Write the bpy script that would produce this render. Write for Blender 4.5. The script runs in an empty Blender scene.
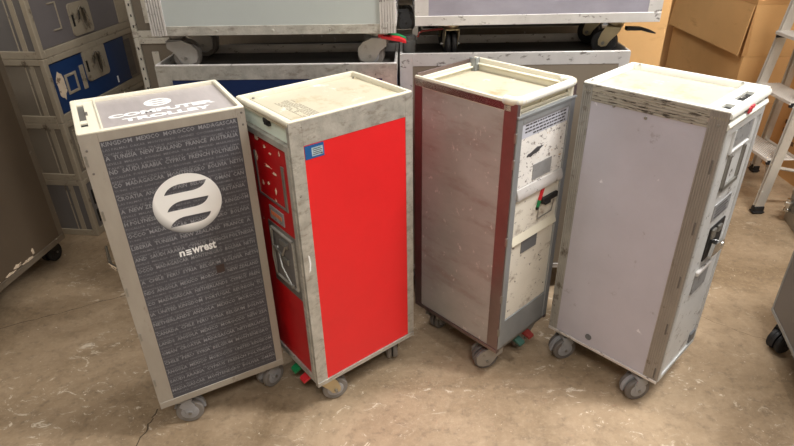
import bpy, bmesh, math, random
from mathutils import Vector, Matrix
random.seed(7)
SC = bpy.context.scene
COL = SC.collection
PI = math.pi

# ------------------------------------------------------------------ materials
def lin(c):
    r = []
    for v in c[:3]:
        v /= 255.0
        r.append(v/12.92 if v <= .04045 else ((v+.055)/1.055)**2.4)
    return (r[0], r[1], r[2], 1.0)

def pm(name, col, rough=.5, metal=0.0, var=.12, scale=6, stretch=(1, 1, 1), bump=0.0, bscale=60,
       wear=None, wear_or_glint=None, rvar=.1, spec=.5, trans=0.0):
    """principled material: base colour broken by noise, optional worn patches or painted glints (colour, threshold, scale)"""
    m = bpy.data.materials.new(name); m.use_nodes = True
    nt = m.node_tree; N = nt.nodes; L = nt.links
    b = N['Principled BSDF']
    b.inputs['Metallic'].default_value = metal
    b.inputs['Specular IOR Level'].default_value = spec
    b.inputs['Transmission Weight'].default_value = trans
    tc = N.new('ShaderNodeTexCoord'); mp = N.new('ShaderNodeMapping')
    mp.inputs['Scale'].default_value = stretch
    L.new(tc.outputs['Object'], mp.inputs['Vector'])
    nz = N.new('ShaderNodeTexNoise'); nz.inputs['Scale'].default_value = scale
    nz.inputs['Detail'].default_value = 8; nz.inputs['Roughness'].default_value = .62
    L.new(mp.outputs[0], nz.inputs['Vector'])
    c = lin(col)
    rp = N.new('ShaderNodeValToRGB')
    rp.color_ramp.elements[0].position = .28; rp.color_ramp.elements[1].position = .72
    rp.color_ramp.elements[0].color = tuple(max(0, v*(1-var*1.6)) for v in c[:3])+(1,)
    rp.color_ramp.elements[1].color = tuple(min(1, v*(1+var)) for v in c[:3])+(1,)
    L.new(nz.outputs['Fac'], rp.inputs['Fac'])
    out = rp.outputs['Color']
    for k, w in enumerate((wear, wear_or_glint)):
        if not w: continue
        wc, th, sc = w[:3]; st = w[3] if len(w) > 3 else (1, 1, 1); soft = w[4] if len(w) > 4 else .04
        mp2 = N.new('ShaderNodeMapping'); mp2.inputs['Scale'].default_value = st
        mp2.inputs['Location'].default_value = (3.1*(k+1), 1.7, 4.4)
        L.new(tc.outputs['Object'], mp2.inputs['Vector'])
        n2 = N.new('ShaderNodeTexNoise'); n2.inputs['Scale'].default_value = sc
        n2.inputs['Detail'].default_value = 9; n2.inputs['Roughness'].default_value = .68
        L.new(mp2.outputs[0], n2.inputs['Vector'])
        r2 = N.new('ShaderNodeValToRGB')
        th -= .05; r2.color_ramp.elements[0].position = th; r2.color_ramp.elements[1].position = min(1, th+soft)
        r2.color_ramp.elements[0].color = (0, 0, 0, 1); r2.color_ramp.elements[1].color = (1, 1, 1, 1)
        L.new(n2.outputs['Fac'], r2.inputs['Fac'])
        mx = N.new('ShaderNodeMix'); mx.data_type = 'RGBA'
        L.new(r2.outputs['Color'], mx.inputs[0]); L.new(out, mx.inputs[6]); mx.inputs[7].default_value = lin(wc)
        out = mx.outputs[2]
    L.new(out, b.inputs['Base Color'])
    mr = N.new('ShaderNodeMapRange')
    mr.inputs[3].default_value = max(.02, rough-rvar); mr.inputs[4].default_value = min(1, rough+rvar)
    L.new(nz.outputs['Fac'], mr.inputs[0]); L.new(mr.outputs[0], b.inputs['Roughness'])
    if bump:
        n3 = N.new('ShaderNodeTexNoise'); n3.inputs['Scale'].default_value = bscale; n3.inputs['Detail'].default_value = 4
        L.new(mp.outputs[0], n3.inputs['Vector'])
        bp = N.new('ShaderNodeBump'); bp.inputs['Strength'].default_value = bump; bp.inputs['Distance'].default_value = .01
        L.new(n3.outputs['Fac'], bp.inputs['Height']); L.new(bp.outputs[0], b.inputs['Normal'])
    return m

M = {}
M['warm_alu'] = pm('warm_grey_aluminium', (168, 162, 152), .5, .45, .08, 5, (3, 3, 1), .05, 30, wear=((120, 110, 98), .66, 9, (4, 4, 1), .1))
M['old_alu'] = pm('scratched_aluminium', (184, 181, 172), .42, .35, .16, 14, (2, 2, 2), .10, 70, wear=((150, 144, 134), .57, 26, (1, 1, 2), .14), wear_or_glint=((98, 92, 84), .69, 40, (1, 1, 1), .04))
M['mirror_alu'] = pm('bare_polished_aluminium', (134, 118, 116), .33, .8, .14, 5, (1, 1, 1), .05, 24, rvar=.08)
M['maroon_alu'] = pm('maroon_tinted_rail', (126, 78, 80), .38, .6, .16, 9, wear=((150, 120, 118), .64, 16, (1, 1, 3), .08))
M['brushed_panel'] = pm('dull_aluminium_sheet', (172, 170, 164), .52, .18, .12, 5, (1, .8, 1.6), .14, 10, wear=((156, 146, 138), .57, 7, (1, .7, 2.4), .16), wear_or_glint=((206, 200, 195), .665, 30, (1, 1.4, 1.2), .05), rvar=.14)
M['rib_alu'] = pm('grimy_ribbed_aluminium', (168, 166, 160), .5, .4, .12, 7, (2, 2, 2), .06, 40, wear=((110, 104, 94), .62, 14, (1, 1, 1), .08))
M['rib_top'] = pm('scraped_ribbed_aluminium', (176, 170, 158), .5, .4, .16, 9, (1, 1, 5), .08, 50, wear=((86, 80, 72), .585, 22, (1, 1, 6), .05))
M['rib_brown'] = pm('brownish_ribbed_aluminium', (160, 154, 147), .46, .5, .1, 6, (4, 4, 1), .05, 40, wear=((112, 100, 86), .64, 12, (1, 1, 1), .08))
M['white_alu'] = pm('pale_anodised_aluminium', (212, 208, 204), .45, .3, .1, 9, (1, 1, 1), .04, 50, wear=((132, 126, 122), .63, 24, (1, 1, 2), .05))
M['grey_alu'] = pm('grey_door_aluminium', (158, 162, 164), .42, .5, .08, 6, (2, 2, 1), .03, 30)
M['cream'] = pm('cream_plastic', (222, 216, 196), .42, 0, .05, 6, wear=((196, 184, 154), .68, 14, (1, 1, 1), .1))
M['cream_tray'] = pm('stained_cream_tray', (188, 180, 158), .45, 0, .08, 4, wear=((164, 146, 112), .60, 8, (1, 1, 1), .12), wear_or_glint=((250, 248, 240), .66, 10, (1, 1, 1), .1))
M['white_rim'] = pm('off_white_plastic', (226, 226, 218), .4, 0, .04, 8, wear=((190, 186, 172), .68, 20, (1, 1, 1), .06))
M['grey_tray'] = pm('brushed_grey_tray_plate', (178, 170, 168), .45, .25, .10, 8, (.6, 3, 1), .02, 60)
M['dark_tray'] = pm('dark_tray_floor', (66, 61, 56), .6, 0, .25, 9, wear=((120, 112, 104), .70, 14, (1, 3, 1), .1))
M['charcoal'] = pm('charcoal_printed_panel', (70, 70, 76), .5, 0, .06, 5, rvar=.05)
M['print_grey'] = pm('printed_grey_letters', (140, 140, 144), .5, 0, .1, 8)
M['print_dim'] = pm('printed_dim_letters', (122, 121, 126), .5, 0, .1, 8)
M['print_white'] = pm('printed_white', (240, 240, 238), .5, 0, .02, 8)
M['print_dark'] = pm('printed_dark_ink', (70, 68, 70), .6, 0, .2, 60)
M['print_mid'] = pm('printed_faded_ink', (150, 142, 126), .6, 0, .25, 60)
M['red_panel'] = pm('red_coated_panel', (222, 30, 34), .42, 0, .05, 4, bump=.03, bscale=7)
M['red_door'] = pm('worn_red_door', (184, 16, 22), .42, 0, .12, 7, wear=((206, 190, 178), .70, 13, (1, 1, 1), .03))
M['blue_sticker'] = pm('blue_sticker', (18, 88, 150), .4, 0, .08, 30)
M['sticker_white'] = pm('sticker_print_area', (170, 190, 196), .45, 0, .2, 90)
M['mint'] = pm('pale_mint_plastic', (226, 238, 224), .4, 0, .04, 6)
M['lilac'] = pm('dented_lilac_grey_panel', (188, 185, 195), .40, .15, .07, 3, bump=.2, bscale=11, wear=((138, 130, 134), .675, 10, (1, 1, 1), .10), wear_or_glint=((222, 220, 226), .715, 18, (1, 1, 1), .03))  # pale specks paint light catching small dents into the colour
M['pale_door'] = pm('scuffed_pale_door', (208, 208, 206), .4, .1, .06, 5, bump=.06, bscale=12, wear=((140, 132, 126), .62, 12, (1, 1, 2.2), .1), wear_or_glint=((96, 90, 86), .67, 30, (1, 1, 1), .03))
M['cream_door'] = pm('smudged_cream_door', (222, 216, 202), .45, 0, .06, 5, wear=((158, 146, 130), .60, 13, (1, 1, 1.6), .12), wear_or_glint=((112, 102, 94), .665, 36, (1, 1, 1.5), .03))
M['label_paper'] = pm('scribbled_paper_label', (230, 227, 222), .55, 0, .08, 8, wear=((140, 132, 128), .615, 48, (1, 1, 1.6), .03), wear_or_glint=((186, 158, 118), .655, 34, (1, 1, 1), .05))
M['label_head'] = pm('lilac_label_header', (194, 196, 206), .55, 0, .06, 20)
M['grey_label'] = pm('grey_plate', (150, 150, 150), .5, .2, .1, 30, wear=((110, 108, 106), .62, 40, (1, 1, 1), .05))
M['dark_label'] = pm('dark_grey_plate', (104, 106, 108), .5, .1, .08, 30)
M['brown_sticker'] = pm('brown_sticker', (62, 46, 44), .5, 0, .1, 30)
M['black'] = pm('black_plastic', (24, 23, 23), .5, 0, .2, 20)
M['void'] = pm('dark_recess', (20, 18, 17), .8, 0, .1, 20)
M['rubber'] = pm('dark_grey_rubber', (106, 100, 95), .6, 0, .15, 20)
M['rubber_black'] = pm('black_rubber', (30, 29, 30), .55, 0, .15, 20)
M['tyre_grey'] = pm('grey_tyre', (126, 120, 114), .6, 0, .15, 20)
M['light_alu'] = pm('light_door_edge', (200, 201, 200), .42, .3, .08, 8, wear=((120, 114, 108), .64, 18, (1, 1, 2), .08))
M['hub'] = pm('grey_wheel_hub', (158, 158, 160), .45, .1, .08, 20, wear=((110, 104, 98), .64, 20, (1, 1, 1), .1))
M['caster_grey'] = pm('grey_caster_steel', (166, 162, 156), .42, .5, .1, 14, wear=((112, 106, 98), .64, 20, (1, 1, 1), .1))
M['brass'] = pm('yellowed_zinc', (196, 182, 150), .32, .8, .12, 14)
M['chrome'] = pm('chrome', (214, 214, 212), .18, 1, .06, 10)
M['steel'] = pm('dull_steel', (150, 148, 142), .36, .7, .12, 12)
M['red_plastic'] = pm('red_plastic', (206, 34, 44), .4, 0, .08, 10)
M['green_plastic'] = pm('green_plastic', (24, 128, 74), .4, 0, .08, 10)
M['dark_green'] = pm('dirty_green_plastic', (54, 92, 80), .5, 0, .1, 10)
M['dark_red'] = pm('dirty_red_plastic', (140, 50, 44), .5, 0, .1, 10)
M['tag_red'] = pm('red_tag', (208, 70, 78), .5, 0, .1, 10)
M['navy'] = pm('navy_panel', (24, 42, 82), .4, 0, .1, 4)
M['royal'] = pm('royal_blue_panel', (18, 52, 100), .42, 0, .06, 5, wear=((190, 200, 214), .765, 26, (1, 1, 1), .02))
M['taupe'] = pm('taupe_panel', (140, 128, 112), .42, .2, .05, 2, bump=.12, bscale=4)
M['fog'] = pm('grey_green_panel', (178, 184, 181), .4, .05, .03, 3, bump=.02, bscale=4, wear=((224, 226, 222), .76, 14, (1, 1, 1), .03))
M['violet_grey'] = pm('violet_grey_panel', (158, 154, 165), .42, .2, .12, 6, (1, 1, 2), .06, 8)
M['brown_panel'] = pm('brownish_grey_panel', (112, 98, 82), .34, .35, .06, 3, bump=.02, bscale=4, wear=((150, 140, 126), .74, 16, (1, 1, 1), .04))
M['frame_brown'] = pm('brownish_frame_metal', (136, 124, 108), .42, .4, .12, 8, (2, 2, 1), .04, 40, wear=((190, 182, 168), .69, 26, (1, 1, 1), .05))
M['unit_frame'] = pm('warm_container_frame', (176, 164, 144), .48, .2, .10, 7, (1, 1, 1), .03, 40, wear=((112, 100, 84), .63, 14, (1, 1, 1), .08))
M['unit_grey'] = pm('grey_container_front', (118, 112, 112), .5, .1, .06, 5)
M['unit_side'] = pm('taupe_container_side', (136, 126, 112), .5, .15, .07, 4)
M['unit_dark'] = pm('dark_container_side', (120, 116, 114), .5, .2, .07, 4)
M['bare_patch'] = pm('torn_label_paper', (226, 206, 180), .6, 0, .1, 20, wear=((140, 116, 94), .62, 40, (1, 1, 1), .05))
M['orange_ink'] = pm('orange_ink', (214, 110, 60), .5, 0, .2, 60)
M['card'] = pm('brown_cardboard', (220, 174, 116), .8, 0, .06, 3, (1, 1, 1), .03, 18, wear=((194, 146, 92), .63, 4, (1, 1, 4), .15))
M['card_dark'] = pm('deep_brown_cardboard', (208, 160, 104), .82, 0, .07, 3, (1, 1, 1), .04, 14)
M['card_tape'] = pm('packing_tape', (176, 132, 86), .35, 0, .05, 10)
M['card_ink'] = pm('box_print', (104, 72, 46), .8, 0, .1, 30)
M['ladder'] = pm('ladder_aluminium', (206, 200, 190), .36, .45, .07, 10, (4, 4, 1), .02, 60, wear=((150, 142, 130), .68, 20, (1, 1, 1), .08))
M['tread'] = pm('ribbed_tread_aluminium', (222, 216, 208), .42, .3, .05, 20)
M['case_grey'] = pm('grey_case', (158, 154, 146), .45, .2, .07, 6)
M['clear'] = pm('cloudy_plastic', (150, 150, 148), .25, 0, .05, 10, trans=.55)
M['wall'] = pm('painted_wall', (186, 180, 170), .9, 0, .06, 2)
M['ceil'] = pm('painted_ceiling', (216, 212, 206), .9, 0, .04, 2)
M['lampwhite'] = pm('lamp_housing', (226, 226, 226), .5, 0, .02, 5)

def emblem_mat():
    # printed silver disc: the print itself runs from white to grey towards its lower left rim
    m = bpy.data.materials.new('printed_silver_emblem'); m.use_nodes = True
    b = m.node_tree.nodes['Principled BSDF']; b.inputs['Roughness'].default_value = .4
    N = m.node_tree.nodes; L = m.node_tree.links; tc = N.new('ShaderNodeTexCoord'); mp = N.new('ShaderNodeMapping')
    mp.inputs['Location'].default_value = (0, -(-.4016/2+.222)*6.6, -.822*6.6); mp.inputs['Scale'].default_value = (0, 6.6, 6.6)
    g = N.new('ShaderNodeTexGradient'); g.gradient_type = 'SPHERICAL'; r = N.new('ShaderNodeValToRGB')
    r.color_ramp.elements[0].position = .22; r.color_ramp.elements[0].color = lin((96, 94, 92)); r.color_ramp.elements[1].position = .40; r.color_ramp.elements[1].color = lin((236, 235, 231))
    L.new(tc.outputs['Object'], mp.inputs['Vector']); L.new(mp.outputs[0], g.inputs['Vector']); L.new(g.outputs['Fac'], r.inputs['Fac']); L.new(r.outputs['Color'], b.inputs['Base Color'])
    return m
M['emblem'] = emblem_mat()

def floor_mat():
    m = bpy.data.materials.new('worn_concrete'); m.use_nodes = True
    nt = m.node_tree; N = nt.nodes; L = nt.links; b = N['Principled BSDF']
    tc = N.new('ShaderNodeTexCoord')
    def noise(scale, detail=8, rough=.6, loc=(0, 0, 0), st=(1, 1, 1), dist=0):
        mp = N.new('ShaderNodeMapping'); mp.inputs['Location'].default_value = loc; mp.inputs['Scale'].default_value = st
        L.new(tc.outputs['Object'], mp.inputs['Vector'])
        n = N.new('ShaderNodeTexNoise'); n.inputs['Scale'].default_value = scale; n.inputs['Detail'].default_value = detail
        n.inputs['Roughness'].default_value = rough; n.inputs['Distortion'].default_value = dist
        L.new(mp.outputs[0], n.inputs['Vector']); return n.outputs['Fac']
    def ramp(src, a, c, ca, cc):
        r = N.new('ShaderNodeValToRGB'); r.color_ramp.elements[0].position = a; r.color_ramp.elements[1].position = c
        r.color_ramp.elements[0].color = ca; r.color_ramp.elements[1].color = cc
        L.new(src, r.inputs['Fac']); return r.outputs['Color']
    def mix(f, a, bb):
        x = N.new('ShaderNodeMix'); x.data_type = 'RGBA'
        L.new(f, x.inputs[0]); L.new(a, x.inputs[6])
        if isinstance(bb, tuple): x.inputs[7].default_value = bb
        else: L.new(bb, x.inputs[7])
        return x.outputs[2]
    base = ramp(noise(1.6, 10, .66, dist=.8), .34, .66, lin((134, 113, 87)), lin((184, 161, 133)))
    K, W = (0, 0, 0, 1), (1, 1, 1, 1)
    base = mix(ramp(noise(4.2, 12, .72, (5, 2, 0), (1, 1.5, 1), dist=1.6), .50, .68, K, (.38, .38, .38, 1)), base, lin((108, 90, 68)))
    base = mix(ramp(noise(26, 6, .7, (1, 7, 0)), .52, .66, K, (.40, .40, .40, 1)), base, lin((98, 83, 66)))
    base = mix(ramp(noise(60, 4, .7, (6, 1, 0)), .50, .66, K, (.22, .22, .22, 1)), base, lin((196, 178, 152)))
    scuff_glint = ramp(noise(13, 12, .78, (9, 3, 0), (1, 1.6, 1), 1.6), .575, .615, K, (.8, .8, .8, 1))
    patch = N.new('ShaderNodeMix'); patch.data_type = 'RGBA'; patch.blend_type = 'MULTIPLY'; patch.inputs[0].default_value = 1
    L.new(scuff_glint, patch.inputs[6]); L.new(ramp(noise(2.1, 4, .5, (1.4, 6, 0)), .42, .56, K, W), patch.inputs[7]); scuff_glint = patch.outputs[2]
    base = mix(scuff_glint, base, lin((230, 218, 198)))  # pale scuffs, with glossy floor glints painted into the colour
    base = mix(ramp(noise(70, 3, .6, (4, 4, 0)), .70, .73, K, W), base, lin((226, 214, 196)))
    L.new(base, b.inputs['Base Color'])
    mr = N.new('ShaderNodeMapRange'); mr.inputs[3].default_value = .24; mr.inputs[4].default_value = .62
    L.new(noise(4.5, 8, .65, (2, 8, 0)), mr.inputs[0]); L.new(mr.outputs[0], b.inputs['Roughness'])
    bp = N.new('ShaderNodeBump'); bp.inputs['Strength'].default_value = .22; bp.inputs['Distance'].default_value = .01
    L.new(noise(22, 8, .68, (3, 3, 0)), bp.inputs['Height']); L.new(bp.outputs[0], b.inputs['Normal'])
    return m
M['floor'] = floor_mat()

# ------------------------------------------------------------------ mesh helpers
def add_box(bm, x0, x1, y0, y1, z0, z1, bev=0.0, seg=1):
    vs = [bm.verts.new((x, y, z)) for z in (z0, z1) for y in (y0, y1) for x in (x0, x1)]
    fs = [(0, 2, 3, 1), (4, 5, 7, 6), (0, 1, 5, 4), (2, 6, 7, 3), (0, 4, 6, 2), (1, 3, 7, 5)]
    faces = [bm.faces.new([vs[i] for i in f]) for f in fs]
    if bev > 0:
        es = list({e for f in faces for e in f.edges})
        bmesh.ops.bevel(bm, geom=es, offset=bev, segments=seg, affect='EDGES', profile=.5)

def add_cyl(bm, p0, p1, r0, r1=None, n=24):
    r1 = r0 if r1 is None else r1
    p0, p1 = Vector(p0), Vector(p1); ax = (p1-p0).normalized()
    t = Vector((1, 0, 0)) if abs(ax.x) < .9 else Vector((0, 1, 0))
    u = ax.cross(t).normalized(); v = ax.cross(u)
    a = [bm.verts.new(p0+(u*math.cos(2*PI*i/n)+v*math.sin(2*PI*i/n))*r0) for i in range(n)]
    b = [bm.verts.new(p1+(u*math.cos(2*PI*i/n)+v*math.sin(2*PI*i/n))*r1) for i in range(n)]
    bm.faces.new(a[::-1]); bm.faces.new(b)
    for i in range(n): bm.faces.new((a[i], a[(i+1) % n], b[(i+1) % n], b[i]))

def add_lathe(bm, c, ax, prof, n=28):
    """prof: list of (distance along axis, radius)"""
    c = Vector(c); ax = Vector(ax).normalized()
    t = Vector((1, 0, 0)) if abs(ax.x) < .9 else Vector((0, 1, 0))
    u = ax.cross(t).normalized(); v = ax.cross(u); rings = []
    for d, r in prof:
        rings.append([bm.verts.new(c+ax*d+(u*math.cos(2*PI*i/n)+v*math.sin(2*PI*i/n))*max(r, 1e-4)) for i in range(n)])
    for a, b in zip(rings, rings[1:]):
        for i in range(n): bm.faces.new((a[i], a[(i+1) % n], b[(i+1) % n], b[i]))
    bm.faces.new(rings[0][::-1]); bm.faces.new(rings[-1])

def add_tube(bm, pts, r, n=10):
    pts = [Vector(p) for p in pts]; rings = []; u = None
    for i, p in enumerate(pts):
        d = (pts[min(i+1, len(pts)-1)]-pts[max(i-1, 0)]).normalized()
        if u is None:
            t = Vector((0, 0, 1)) if abs(d.z) < .9 else Vector((1, 0, 0)); u = d.cross(t).normalized()
        else:
            u = (u-d*u.dot(d)).normalized()
        v = d.cross(u)
        rings.append([bm.verts.new(p+(u*math.cos(2*PI*k/n)+v*math.sin(2*PI*k/n))*r) for k in range(n)])
    for a, b in zip(rings, rings[1:]):
        for i in range(n): bm.faces.new((a[i], a[(i+1) % n], b[(i+1) % n], b[i]))
    bm.faces.new(rings[0][::-1]); bm.faces.new(rings[-1])

def add_prism(bm, poly, f, d0, d1):
    """poly: 2D outline, f(a, b, depth) -> 3D point"""
    a = [bm.verts.new(f(p[0], p[1], d0)) for p in poly]; b = [bm.verts.new(f(p[0], p[1], d1)) for p in poly]
    n = len(poly); bm.faces.new(a[::-1]); bm.faces.new(b)
    for i in range(n): bm.faces.new((a[i], a[(i+1) % n], b[(i+1) % n], b[i]))

def rrect(x0, x1, y0, y1, r, n=5):
    o = []
    for cx, cy, a0 in ((x1-r, y1-r, 0), (x0+r, y1-r, PI/2), (x0+r, y0+r, PI), (x1-r, y0+r, 1.5*PI)):
        for k in range(n+1):
            a = a0+PI/2*k/n; o.append((cx+r*math.cos(a), cy+r*math.sin(a)))
    return o

def mesh_of(name, bm, mat, smooth=35):
    bmesh.ops.recalc_face_normals(bm, faces=bm.faces[:])
    me = bpy.data.meshes.new(name); bm.to_mesh(me); bm.free()
    me.materials.append(mat if not isinstance(mat, str) else M[mat])
    for p in me.polygons: p.use_smooth = True
    me.set_sharp_from_angle(angle=math.radians(smooth))
    return me

def obj(name, bm, mat, parent=None, label=None):
    me = mesh_of(name, bm, mat) if isinstance(bm, bmesh.types.BMesh) else bm
    o = bpy.data.objects.new(name, me); COL.objects.link(o)
    if parent: o.parent = parent
    if label: o['label'] = label
    return o

def pieces(name, bm, mat, parent=None, label=None):
    """one object per loose piece of bm"""
    bm.verts.index_update(); left = set(bm.verts); out = []
    while left:
        st = [left.pop()]; isl = set(st)
        while st:
            for e in st.pop().link_edges:
                for v in e.verts:
                    if v in left: left.discard(v); isl.add(v); st.append(v)
        out.append(sorted(isl, key=lambda v: v.index))
    out.sort(key=lambda l: l[0].index)
    fcs = {f.verts[0]: [] for f in bm.faces}
    for f in bm.faces: fcs[f.verts[0]].append([v for v in f.verts])
    for isl in out:
        nb = bmesh.new(); mp = {v: nb.verts.new(v.co) for v in isl}
        for v in isl:
            for f in fcs.get(v, ()): nb.faces.new([mp[q] for q in f])
        obj(name, nb, mat, parent, label)
    bm.free()

def box(name, mat, parent, x0, x1, y0, y1, z0, z1, bev=0.0, label=None, seg=1):
    bm = bmesh.new(); add_box(bm, x0, x1, y0, y1, z0, z1, bev, seg)
    return obj(name, bm, mat, parent, label)

def tag(o, label, cat, group=None):
    o['label'] = label; o['category'] = cat
    if group: o['group'] = group
    return o

def thing(name, label, cat, loc, rz=0, group=None):
    o = bpy.data.objects.new(name, None); COL.objects.link(o)
    o.location = loc; o.rotation_euler = (0, 0, rz); o.empty_display_size = .1
    return tag(o, label, cat, group)

def struct(name, bm, mat):
    o = obj(name, bm, mat); o['kind'] = 'structure'; return o

# ---- flat lettering: glyph meshes fitted to a rectangle and carried onto a face
def text_mesh(s, off=0.0, res=2):
    cu = bpy.data.curves.new('t', 'FONT'); cu.body = s; cu.resolution_u = res; cu.offset = off; cu.fill_mode = 'FRONT'
    o = bpy.data.objects.new('t', cu); COL.objects.link(o)
    bpy.context.view_layer.update()
    me = bpy.data.meshes.new_from_object(o.evaluated_get(bpy.context.evaluated_depsgraph_get()))
    vs = [v.co.copy() for v in me.vertices]; fs = [tuple(p.vertices) for p in me.polygons]
    bpy.data.objects.remove(o); bpy.data.curves.remove(cu); bpy.data.meshes.remove(me)
    return vs, fs

def add_text(bm, s, a0, a1, b0, b1, f, off=0.0, res=2, fith=True):
    vs, fs = text_mesh(s, off, res)
    if not vs: return
    x0 = min(v.x for v in vs); x1 = max(v.x for v in vs); y0 = min(v.y for v in vs); y1 = max(v.y for v in vs)
    nv = [bm.verts.new(f(a0+(v.x-x0)/(x1-x0)*(a1-a0), b0+(v.y-y0)/(y1-y0)*(b1-b0))) for v in vs]
    for p in fs:
        try: bm.faces.new([nv[i] for i in p])
        except ValueError: pass

def fill2d(loops):
    """filled 2D region with holes -> verts, faces"""
    cu = bpy.data.curves.new('f', 'CURVE'); cu.dimensions = '2D'; cu.fill_mode = 'BOTH'
    for lp in loops:
        sp = cu.splines.new('POLY'); sp.points.add(len(lp)-1); sp.use_cyclic_u = True
        for p, q in zip(sp.points, lp): p.co = (q[0], q[1], 0, 1)
    o = bpy.data.objects.new('f', cu); COL.objects.link(o); bpy.context.view_layer.update()
    me = bpy.data.meshes.new_from_object(o.evaluated_get(bpy.context.evaluated_depsgraph_get()))
    vs = [v.co.copy() for v in me.vertices]; fs = [tuple(p.vertices) for p in me.polygons]
    bpy.data.objects.remove(o); bpy.data.curves.remove(cu); bpy.data.meshes.remove(me)
    return vs, fs

def bez(p0, p1, p2, n=8):
    return [((1-t)**2*p0[0]+2*t*(1-t)*p1[0]+t*t*p2[0], (1-t)**2*p0[1]+2*t*(1-t)*p1[1]+t*t*p2[1]) for t in [i/n for i in range(n+1)]]

def emblem_loops(cx, cy, r, tilt=0.0):
    """disc with three leaf shaped slots; slot outlines given for r = .09"""
    k = r/.09; ca, sa = math.cos(tilt), math.sin(tilt)
    R = lambda p: (cx+k*(p[0]*ca-p[1]*sa), cy+k*(p[0]*sa+p[1]*ca))
    out = [[R((.09*math.cos(2*PI*i/48), .088*math.sin(2*PI*i/48))) for i in range(48)]]
    for dy in (.047, -.002, -.050):
        up = bez((-.056, dy-.012), (-.045, dy+.012), (-.012, dy+.0135))
        low = bez((.056, dy+.0135), (.048, dy-.009), (.018, dy-.0105))
        out.append([R(p) for p in up+low])
    return out

# ------------------------------------------------------------------ casters
def caster_meshes(style):
    """returns dict of meshes in caster space: swivel axis at origin, z = 0 at the floor, trailing to +y; plate at z = .12"""
    d = {}
    st = dict(twin=('hub', 'tyre_grey'), fork=('brass', 'tyre_grey'), shield=('caster_grey', 'tyre_grey'),
              black=('brass', 'rubber_black'), cover=('caster_grey', 'rubber'), heavy=('hub', 'rubber'), dark=('rubber_black', 'rubber_black'))[style]
    R = .044; cy = .026; cz = R
    top = .122
    bm = bmesh.new(); add_box(bm, -.036, .036, -.036, .036, top-.006, top, .001)
    add_lathe(bm, (0, 0, 0), (0, 0, 1), [(top-.022, .019), (top-.012, .026), (top-.006, .026)], 24)
    d['swivel_plate'] = (bm, 'caster_grey' if style != 'black' else 'brass')
    bm = bmesh.new()
    f = lambda sx: (lambda a, b, dd: Vector((sx*dd, a, b)))
    if style in ('shield', 'cover'):
        poly = [(-.030, top-.02), (.020, top-.02), (.050, top-.034), (.066, .070), (.066, .046), (.058, .030), (.040, .022), (.016, .024), (.004, .040), (-.010, .062), (-.030, .078)]
        x0, x1 = .024, .031
    else:
        poly = [(-.026, top-.02), (.022, top-.02), (.036, .078), (.044, .052), (.042, .036), (.030, .030), (.014, .034), (.004, .052), (-.018, .078)]
        x0, x1 = (.022, .0255)
    if style in ('twin', 'heavy', 'dark'):
        # hood between and over the two wheels
        arc = [(cy+(R+.006)*math.cos(a), cz+(R+.006)*math.sin(a)) for a in [math.radians(q) for q in range(-10, 171, 12)]]
        inner = [(cy+.012*math.cos(a), cz+.012*math.sin(a)) for a in [math.radians(q) for q in range(170, -11, -30)]]
        add_prism(bm, arc+inner, f(1), -.006, .006)
        add_lathe(bm, (0, 0, 0), (0, 0, 1), [(.075, .012), (.09, .018), (top-.02, .02)], 20)
        side = [(cy-.020, cz+.046), (cy-.028, cz+.030), (cy-.012, cz+.014)] + [(cy+.015*math.cos(a), cz+.015*math.sin(a)) for a in [math.radians(q) for q in range(200, 400, 25)]] + [(cy+.020, cz+.030), (cy+.010, cz+.050)]
        for sx in (-1, 1): add_prism(bm, side, f(sx), .0265, .0295)
        add_box(bm, -.0295, .0295, cy-.030, cy+.014, cz+.045, cz+.058, .003)
    else:
        for sx in (-1, 1): add_prism(bm, poly, f(sx), x0, x1)
        add_box(bm, -x1, x1, -.028, .022, top-.024, top-.018, .002)
    d['fork'] = (bm, st[0])
    for k, sx in enumerate((-1, 1)):
        bm = bmesh.new(); w0, w1 = (.007, .0255) if style in ('twin', 'heavy', 'dark') else (.0025, .0195)
        add_lathe(bm, (0, cy, cz), (sx, 0, 0), [(w0, R*.70), (w0, R*.93), (w0+.004, R), (w1-.004, R), (w1, R*.93), (w1, R*.70)], 32)
        d['wheel%d' % k] = (bm, st[1])
        bm = bmesh.new(); add_lathe(bm, (0, cy, cz), (sx, 0, 0), [(w0, .01), (w0, R*.72), (w1-.003, R*.72), (w1+.001, R*.62), (w1+.002, .014), (w1+.0055, .008), (w1+.0055, .001)], 28)
        d['hub%d' % k] = (bm, 'hub' if style not in ('black', 'dark') else 'rubber_black')
    bm = bmesh.new(); add_cyl(bm, (-.034, cy, cz), (.034, cy, cz), .0055, n=12)
    d['axle'] = (bm, 'steel')
    return {k: mesh_of(k.rstrip('01'), v[0], v[1]) for k, v in d.items()}
CAST = {}
def caster(parent, x, y, z0, style, ang):
    if style not in CAST: CAST[style] = caster_meshes(style)
    ms = CAST[style]
    c = obj('caster', ms['swivel_plate'], None, parent)
    c.location = (x, y, z0-.122); c.rotation_euler = (0, 0, ang)
    for k, m in ms.items():
        if k != 'swivel_plate': obj(k.rstrip('01'), m, None, c)

# ------------------------------------------------------------------ trolley
def ribs_v(bm, fx, a0, a1, z0, z1, n, depth):
    """vertical ribs between a0 and a1 along the face; fx(a, z, out)"""
    p = (a1-a0)/n
    for i in range(n):
        add_prism(bm, [(a0+p*(i+.08), z0), (a0+p*(i+.70), z0), (a0+p*(i+.70), z1), (a0+p*(i+.08), z1)], fx, 0, depth)

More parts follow.
